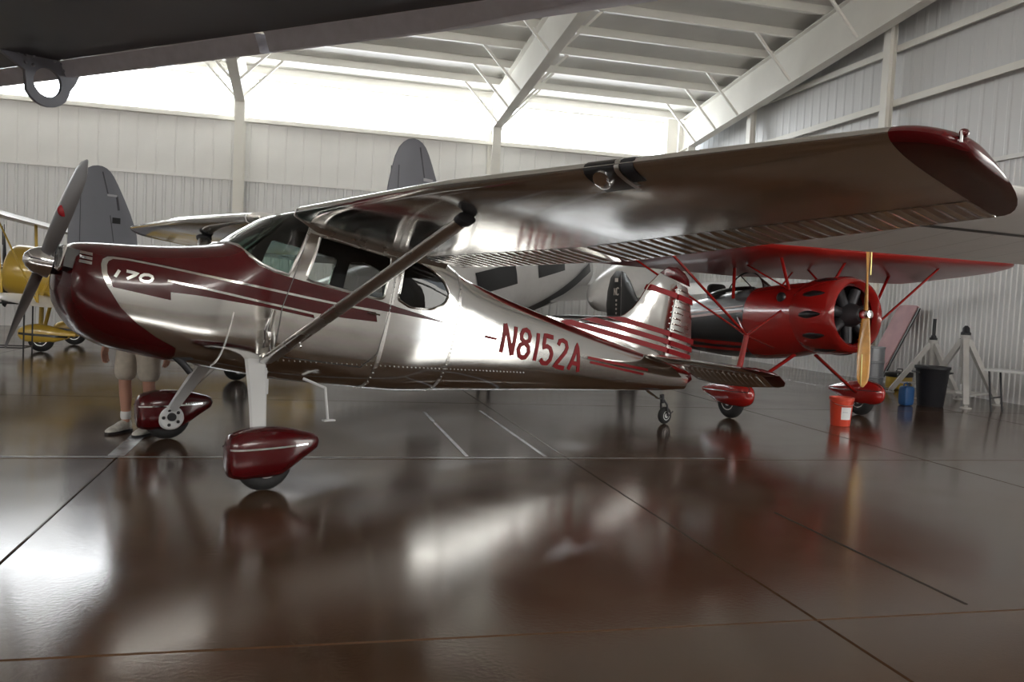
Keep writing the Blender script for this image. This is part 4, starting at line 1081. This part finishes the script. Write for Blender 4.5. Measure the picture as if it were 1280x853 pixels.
# ================================================================== workshop things by the right wall
def tripod_jack(loc, label, h, rot, rod):
    t = thing('tripod_jack', label, 'jack', loc, rot, 'white tripod jacks by the right wall')
    mb = MB(); mb.lathe([(h * .55, .045), (h * .55, .06), (h - .04, .075), (h, .085), (h + .02, .085)], (0, 0, 0), (0, 0, 1), 16); mb.build('head', JACKW, t, 40)
    mb = MB(); mb.lathe([(h * .30, .03), (h * .56, .03)], (0, 0, 0), (0, 0, 1), 12); mb.build('ram_cylinder', JACKW, t, 40)
    mb = MB()
    if rod: mb.lathe([(h + .02, .07), (h + .06, .07), (h + .07, .05), (h + .10, .045), (h + .11, .03), (h + .42, .03), (h + .42, .001)], (0, 0, 0), (0, 0, 1), 14)
    else: mb.lathe([(h + .02, .08), (h + .06, .08), (h + .08, .06), (h + .14, .055), (h + .18, .02)], (0, 0, 0), (0, 0, 1), 14)
    mb.build('screw_pad', BLKPL, t, 40)
    for k in range(3):
        a = 2 * PI * k / 3; d = Vector((math.cos(a), math.sin(a), 0))
        mb = MB(); mb.beam(d * .05 + Vector((0, 0, h - .06)), d * .68 + Vector((0, 0, .05)), .085, .085); lg = mb.build('leg', JACKW, t, 0)
        mb = MB(); mb.lathe([(0, .09), (.02, .09), (.025, .03), (.06, .03)], d * .70, (0, 0, 1), 12); mb.build('foot_pad', JACKW, lg, 40)
        a2 = 2 * PI * (k + 1) / 3; e = Vector((math.cos(a2), math.sin(a2), 0))
        mb = MB(); mb.beam(d * .55 + Vector((0, 0, .2)), e * .55 + Vector((0, 0, .2)), .03, .03); mb.build('brace', JACKW, t, 0)
    return t
tripod_jack((7.72, 14.35, 0), 'white tripod jack with short dark cap, beside the black bin', 1.17, -1.95, False)
tripod_jack((7.95, 15.9, 0), 'white tripod jack with tall black rod, behind the black bin', 1.02, 2.9, True)
can = thing('trash_bin', 'black plastic trash bin standing in front of the white jacks', 'bin', (6.95, 13.85, 0))
mb = MB(); mb.lathe([(0, .19), (.01, .20), (.60, .255), (.62, .275), (.66, .275), (.66, .25), (.10, .19)], (0, 0, 0), (0, 0, 1), 28, False); mb.build('bin_body', BLKPL, can, 40)
mb = MB(); mb.lathe([(.012, .001), (.012, .2)], (0, 0, 0), (0, 0, 1), 28); mb.build('bin_floor', BLKPL, can, 0)
for sd in (1, -1):
    mb = MB(); mb.tube([(sd * .25, -.07, .55), (sd * .30, -.07, .56), (sd * .30, .07, .56), (sd * .25, .07, .55)], .014, 6); mb.build('bin_handle', BLKPL, can)
blue = thing('jerry_can', 'small blue plastic container beside the black bin', 'container', (6.50, 13.75, 0), .4)
mb = MB(); pillow(mb, (0, 0, .16), (.20, .17, .32), None, 6); mb.build('container_body', BLUEP, blue, 60)
mb = MB(); mb.lathe([(.31, .03), (.36, .03), (.37, .025)], (0.04, 0, 0), (0, 0, 1), 12); mb.build('cap', BLKPL, blue); mb = MB(); mb.tube([(-.07, 0, .30), (-.06, 0, .36), (.0, 0, .37), (.02, 0, .31)], .012, 6); mb.build('handle', BLUEP, blue)
tbl = thing('folding_table', 'white folding table at the right edge by the corrugated wall', 'table', (8.22, 13.1, 0), -.85)
mb = MB(); mb.box((0, 0, .665), (1.4, .5, .035)); mb.build('table_top', WHITE, tbl, 0)
for sx in (-1, 1):
    for sy in (-1, 1):
        mb = MB(); mb.tube([(sx * .62, sy * .24, .65), (sx * .55, sy * .24, .0)], .016, 8); mb.build('leg', DKSTEEL, tbl)
    mb = MB(); mb.tube([(sx * .58, -.24, .22), (sx * .58, .24, .22)], .012, 6); mb.build('cross_bar', DKSTEEL, tbl)
bk = thing('bucket', 'orange-red plastic bucket with a white label beside the red airplane wheel', 'bucket', (4.30, 10.85, 0))
mb = MB(); mb.lathe([(0, .115), (.005, .12), (.33, .145), (.335, .155), (.37, .155), (.37, .14), (.03, .11), (.03, .001)], (0, 0, 0), (0, 0, 1), 28, False); mb.build('bucket_body', BUCKET, bk, 40)
lb = MB(); L = []
for k in range(9):
    a = -1.9 + k * .13
    for z, r in ((.09, .1285), (.25, .1405)): L.append(Vector((math.cos(a) * r, math.sin(a) * r, z)))
lb.add(L, [(2 * i, 2 * i + 2, 2 * i + 3, 2 * i + 1) for i in range(8)]); lbo = lb.build('label', WHITE, bk, 60)
lb = MB(); L = []
for k in range(5):
    a = -1.75 + k * .13
    for z, r in ((.12, .130), (.19, .136)): L.append(Vector((math.cos(a) * r, math.sin(a) * r, z)))
lb.add(L, [(2 * i, 2 * i + 2, 2 * i + 3, 2 * i + 1) for i in range(4)]); lb.build('label_mark', BLUEP, lbo, 60)
mb = MB(); mb.tube([(.155 * math.cos(t), .155 * math.sin(t), .33 - .06 * abs(math.sin(t))) for t in [PI + PI * k / 12 for k in range(13)]], .004, 6); mb.build('handle', CHROME, bk)
drum = thing('metal_drum', 'grey sheet-metal drum standing behind the red airplane propeller', 'drum', (6.75, 15.7, 0))
mb = MB(); mb.lathe([(0, .19), (.005, .2), (.28, .2), (.29, .21), (.31, .21), (.32, .2), (.56, .2), (.57, .21), (.59, .21), (.60, .2), (.84, .2), (.85, .21), (.87, .21), (.87, .19), (.85, .18)], (0, 0, 0), (0, 0, 1), 28); mb.build('drum_body', mat('galvanised_grey', (.30, .31, .33), .4, .6), drum, 40)
mb = MB(); mb.lathe([(.85, .001), (.85, .19)], (0, 0, 0), (0, 0, 1), 28); mb.build('lid', mat('galvanised_grey', (.3, .31, .33), .4, .6), drum, 0)
# faded panel leaning on the wall
pn = thing('wing_panel', 'faded pink fabric-covered panel leaning against the corrugated wall', 'panel')
b0, b1 = Vector((7.55, 17.7, .02)), Vector((8.22, 17.55, 1.68)); wd = SB * .30; dd = (b1 - b0).normalized().cross(SB).normalized() * .05
R = []
for u in (0, .04, .5, .96, 1):
    p = b0.lerp(b1, u); k = .86 if u in (0, 1) else 1
    R.append([p - wd * k - dd * .3, p - wd * .3 * k - dd, p + wd * .6 * k - dd, p + wd * k - dd * .8, p + wd * k + dd * .8, p + wd * .6 * k + dd, p - wd * .3 * k + dd, p - wd * k + dd * .3])
MB().rings(R).build('panel_skin', PINK, pn, 40)
mb = MB(); mb.beam(b0.lerp(b1, .02) + wd * 1.02, b0.lerp(b1, .98) + wd * 1.02, .10, .03, dd); mb.build('panel_edge', BLACK, pn, 0)
cs = thing('tool_case', 'yellow and black tool case on the floor by the leaning panel', 'case', (7.75, 16.75, 0), .5)
mb = MB(); pillow(mb, (0, 0, .15), (.5, .3, .3), None, 7); mb.build('case_body', YELLOW, cs, 60)
mb = MB(); pillow(mb, (0, 0, .30), (.52, .32, .12), None, 7); mb.build('lid', BLACK, cs, 60); mb = MB(); mb.tube([(-.09, -.0, .35), (-.08, 0, .41), (.08, 0, .41), (.09, 0, .35)], .012, 6); mb.build('handle', BLACK, cs)
# thin black frame by the yellow aeroplane
fs_ = thing('steel_frame', 'thin black steel frame stand beside the yellow biplane', 'frame', (-9.6, 14.6, 0), .25)
mb = MB()
for x in (0, 1.0):
    for y in (0, .5): mb.tube([(x, y, 0), (x, y, .92)], .014, 6)
for z in (.12, .90):
    mb.tube([(0, 0, z), (1.0, 0, z)], .012, 6); mb.tube([(0, .5, z), (1.0, .5, z)], .012, 6); mb.tube([(0, 0, z), (0, .5, z)], .012, 6); mb.tube([(1.0, 0, z), (1.0, .5, z)], .012, 6)
mb.build('frame_tubes', DKSTEEL, fs_)

# ================================================================== the person behind the cowl
per = thing('person', 'person in khaki shorts, white socks and pale sneakers standing behind the red nose', 'person', (-3.47, 7.82, 0), -.25)
def skinned(name, pts, edges, m, parent, sub=2):
    """pts: (x, y, z, r)"""
    me = bpy.data.meshes.new(name); me.from_pydata([p[:3] for p in pts], edges, []); me.materials.append(m)
    o = bpy.data.objects.new(name, me); COL.objects.link(o); o.parent = parent
    md = o.modifiers.new('skin', 'SKIN'); md.use_smooth_shade = True
    for i, p in enumerate(pts):
        r = p[3] if isinstance(p[3], tuple) else (p[3], p[3])
        me.skin_vertices[0].data[i].radius = r; me.skin_vertices[0].data[i].use_root = (i == 0)
    o.modifiers.new('sub', 'SUBSURF').levels = sub; o.modifiers['sub'].render_levels = sub
    return o
bp = [(0, 0, .90, (.15, .11)), (0, .0, 1.05, (.145, .10)), (0, .01, 1.22, (.16, .11)), (0, .01, 1.36, (.12, .09)), (0, .0, 1.43, .055), (0, -.01, 1.50, .062), (0, -.015, 1.575, .085), (0, -.01, 1.635, .07)]
be = [(i, i + 1) for i in range(7)]
for sd in (-1, 1):
    n = len(bp)
    bp += [(sd * .10, 0, .84, .085), (sd * .125, -.01, .62, .072), (sd * .13, -.015, .46, .056), (sd * .135, .01, .34, .060), (sd * .14, .02, .18, .043), (sd * .14, .02, .08, .040), (sd * .145, -.08, .045, .036), (sd * .15, -.16, .035, .028)]
    be += [(0, n)] + [(n + i, n + i + 1) for i in range(7)]
    n = len(bp)
    bp += [(sd * .17, .01, 1.35, .060), (sd * .24, .02, 1.22, .050), (sd * .28, .03, 1.06, .042), (sd * .32, .0, .92, .036), (sd * .335, -.03, .80, .028), (sd * .34, -.04, .745, (.022, .038))]
    be += [(3, n)] + [(n + i, n + i + 1) for i in range(5)]
    h = n + 5
    for k, (dy, ln) in enumerate(((-.035, .075), (-.012, .085), (.012, .082), (.034, .068))):
        m0 = len(bp); x, y, z = sd * .34, -.04 + dy, .72
        bp += [(x, y, z, .010), (x - sd * .006, y, z - ln * .5, .009), (x - sd * .022, y, z - ln, .008)]; be += [(h, m0), (m0, m0 + 1), (m0 + 1, m0 + 2)]
    m0 = len(bp); bp += [(sd * .33, -.085, .755, .011), (sd * .322, -.10, .71, .009)]; be += [(n + 4, m0), (m0, m0 + 1)]
body = skinned('body', bp, be, SKIN, per)
sp_ = [(0, 0, .95, (.165, .125)), (0, 0, 1.0, (.16, .12))]; se = [(0, 1)]
for sd in (-1, 1):
    n = len(sp_); sp_ += [(sd * .10, 0, .82, .115), (sd * .125, -.01, .62, .108), (sd * .132, -.012, .47, .105)]; se += [(0, n), (n, n + 1), (n + 1, n + 2)]
skinned('shorts', sp_, se, KHAKI, per)
tp = [(0, 0, .98, (.17, .13)), (0, .0, 1.1, (.165, .12)), (0, .01, 1.25, (.175, .125)), (0, .01, 1.37, (.13, .10)), (0, 0, 1.42, .075)]; te = [(0, 1), (1, 2), (2, 3), (3, 4)]
for sd in (-1, 1):
    n = len(tp); tp += [(sd * .18, .01, 1.355, .075), (sd * .245, .02, 1.20, .068)]; te += [(3, n), (n, n + 1)]
skinned('shirt', tp, te, SHIRT, per)
for sd in (-1, 1):
    skinned('sock', [(sd * .14, .02, .22, .051), (sd * .14, .02, .10, .048)], [(0, 1)], COTTON, per)
    mb = MB(); R = []
    for (y, w, z0, z1) in ((.075, .035, .02, .09), (.06, .045, .005, .115), (.02, .05, .0, .12), (-.04, .05, .0, .105), (-.10, .052, .0, .08), (-.16, .05, .0, .065), (-.20, .038, .005, .05), (-.22, .018, .012, .035)):
        R.append([Vector((sd * .145 + w * math.cos(t), y, (z0 + z1) / 2 + (z1 - z0) / 2 * math.sin(t))) for t in [2 * PI * k / 14 for k in range(14)]])
    sh = MB().rings(R).build('shoe', SHOE, per, 60)
    mb = MB(); R = []
    for (y, w) in ((.078, .04), (.03, .054), (-.10, .056), (-.18, .048), (-.225, .02)): R.append([Vector((sd * .145 + w * c, y, z)) for c, z in ((-1, 0), (1, 0), (1.02, .022), (-1.02, .022))])
    mb.rings(R); mb.build('sole', BLKPL, sh, 40)
mb = MB(); mb.ball((0, .012, 1.625), .095, 14, .9, 1.0, .75); mb.build('hair', HAIR, per)
mb = MB(); mb.ball((0, -.105, 1.555), .016, 8, .8, 1.1, 1.3); mb.build('nose', SKIN, per)
for sd in (1, -1):
    mb = MB(); mb.ball((sd * .03, -.088, 1.585), .011, 8); mb.build('eye', COTTON, per)
    mb = MB(); mb.ball((sd * .083, -.005, 1.565), .022, 8, .45, .8, 1.2); mb.build('ear', SKIN, per)
mb = MB(); mb.ball((0, -.088, 1.52), .018, 8, 1.2, .4, .35); mb.build('mouth', mat('lip', (.4, .15, .12), .5), per)
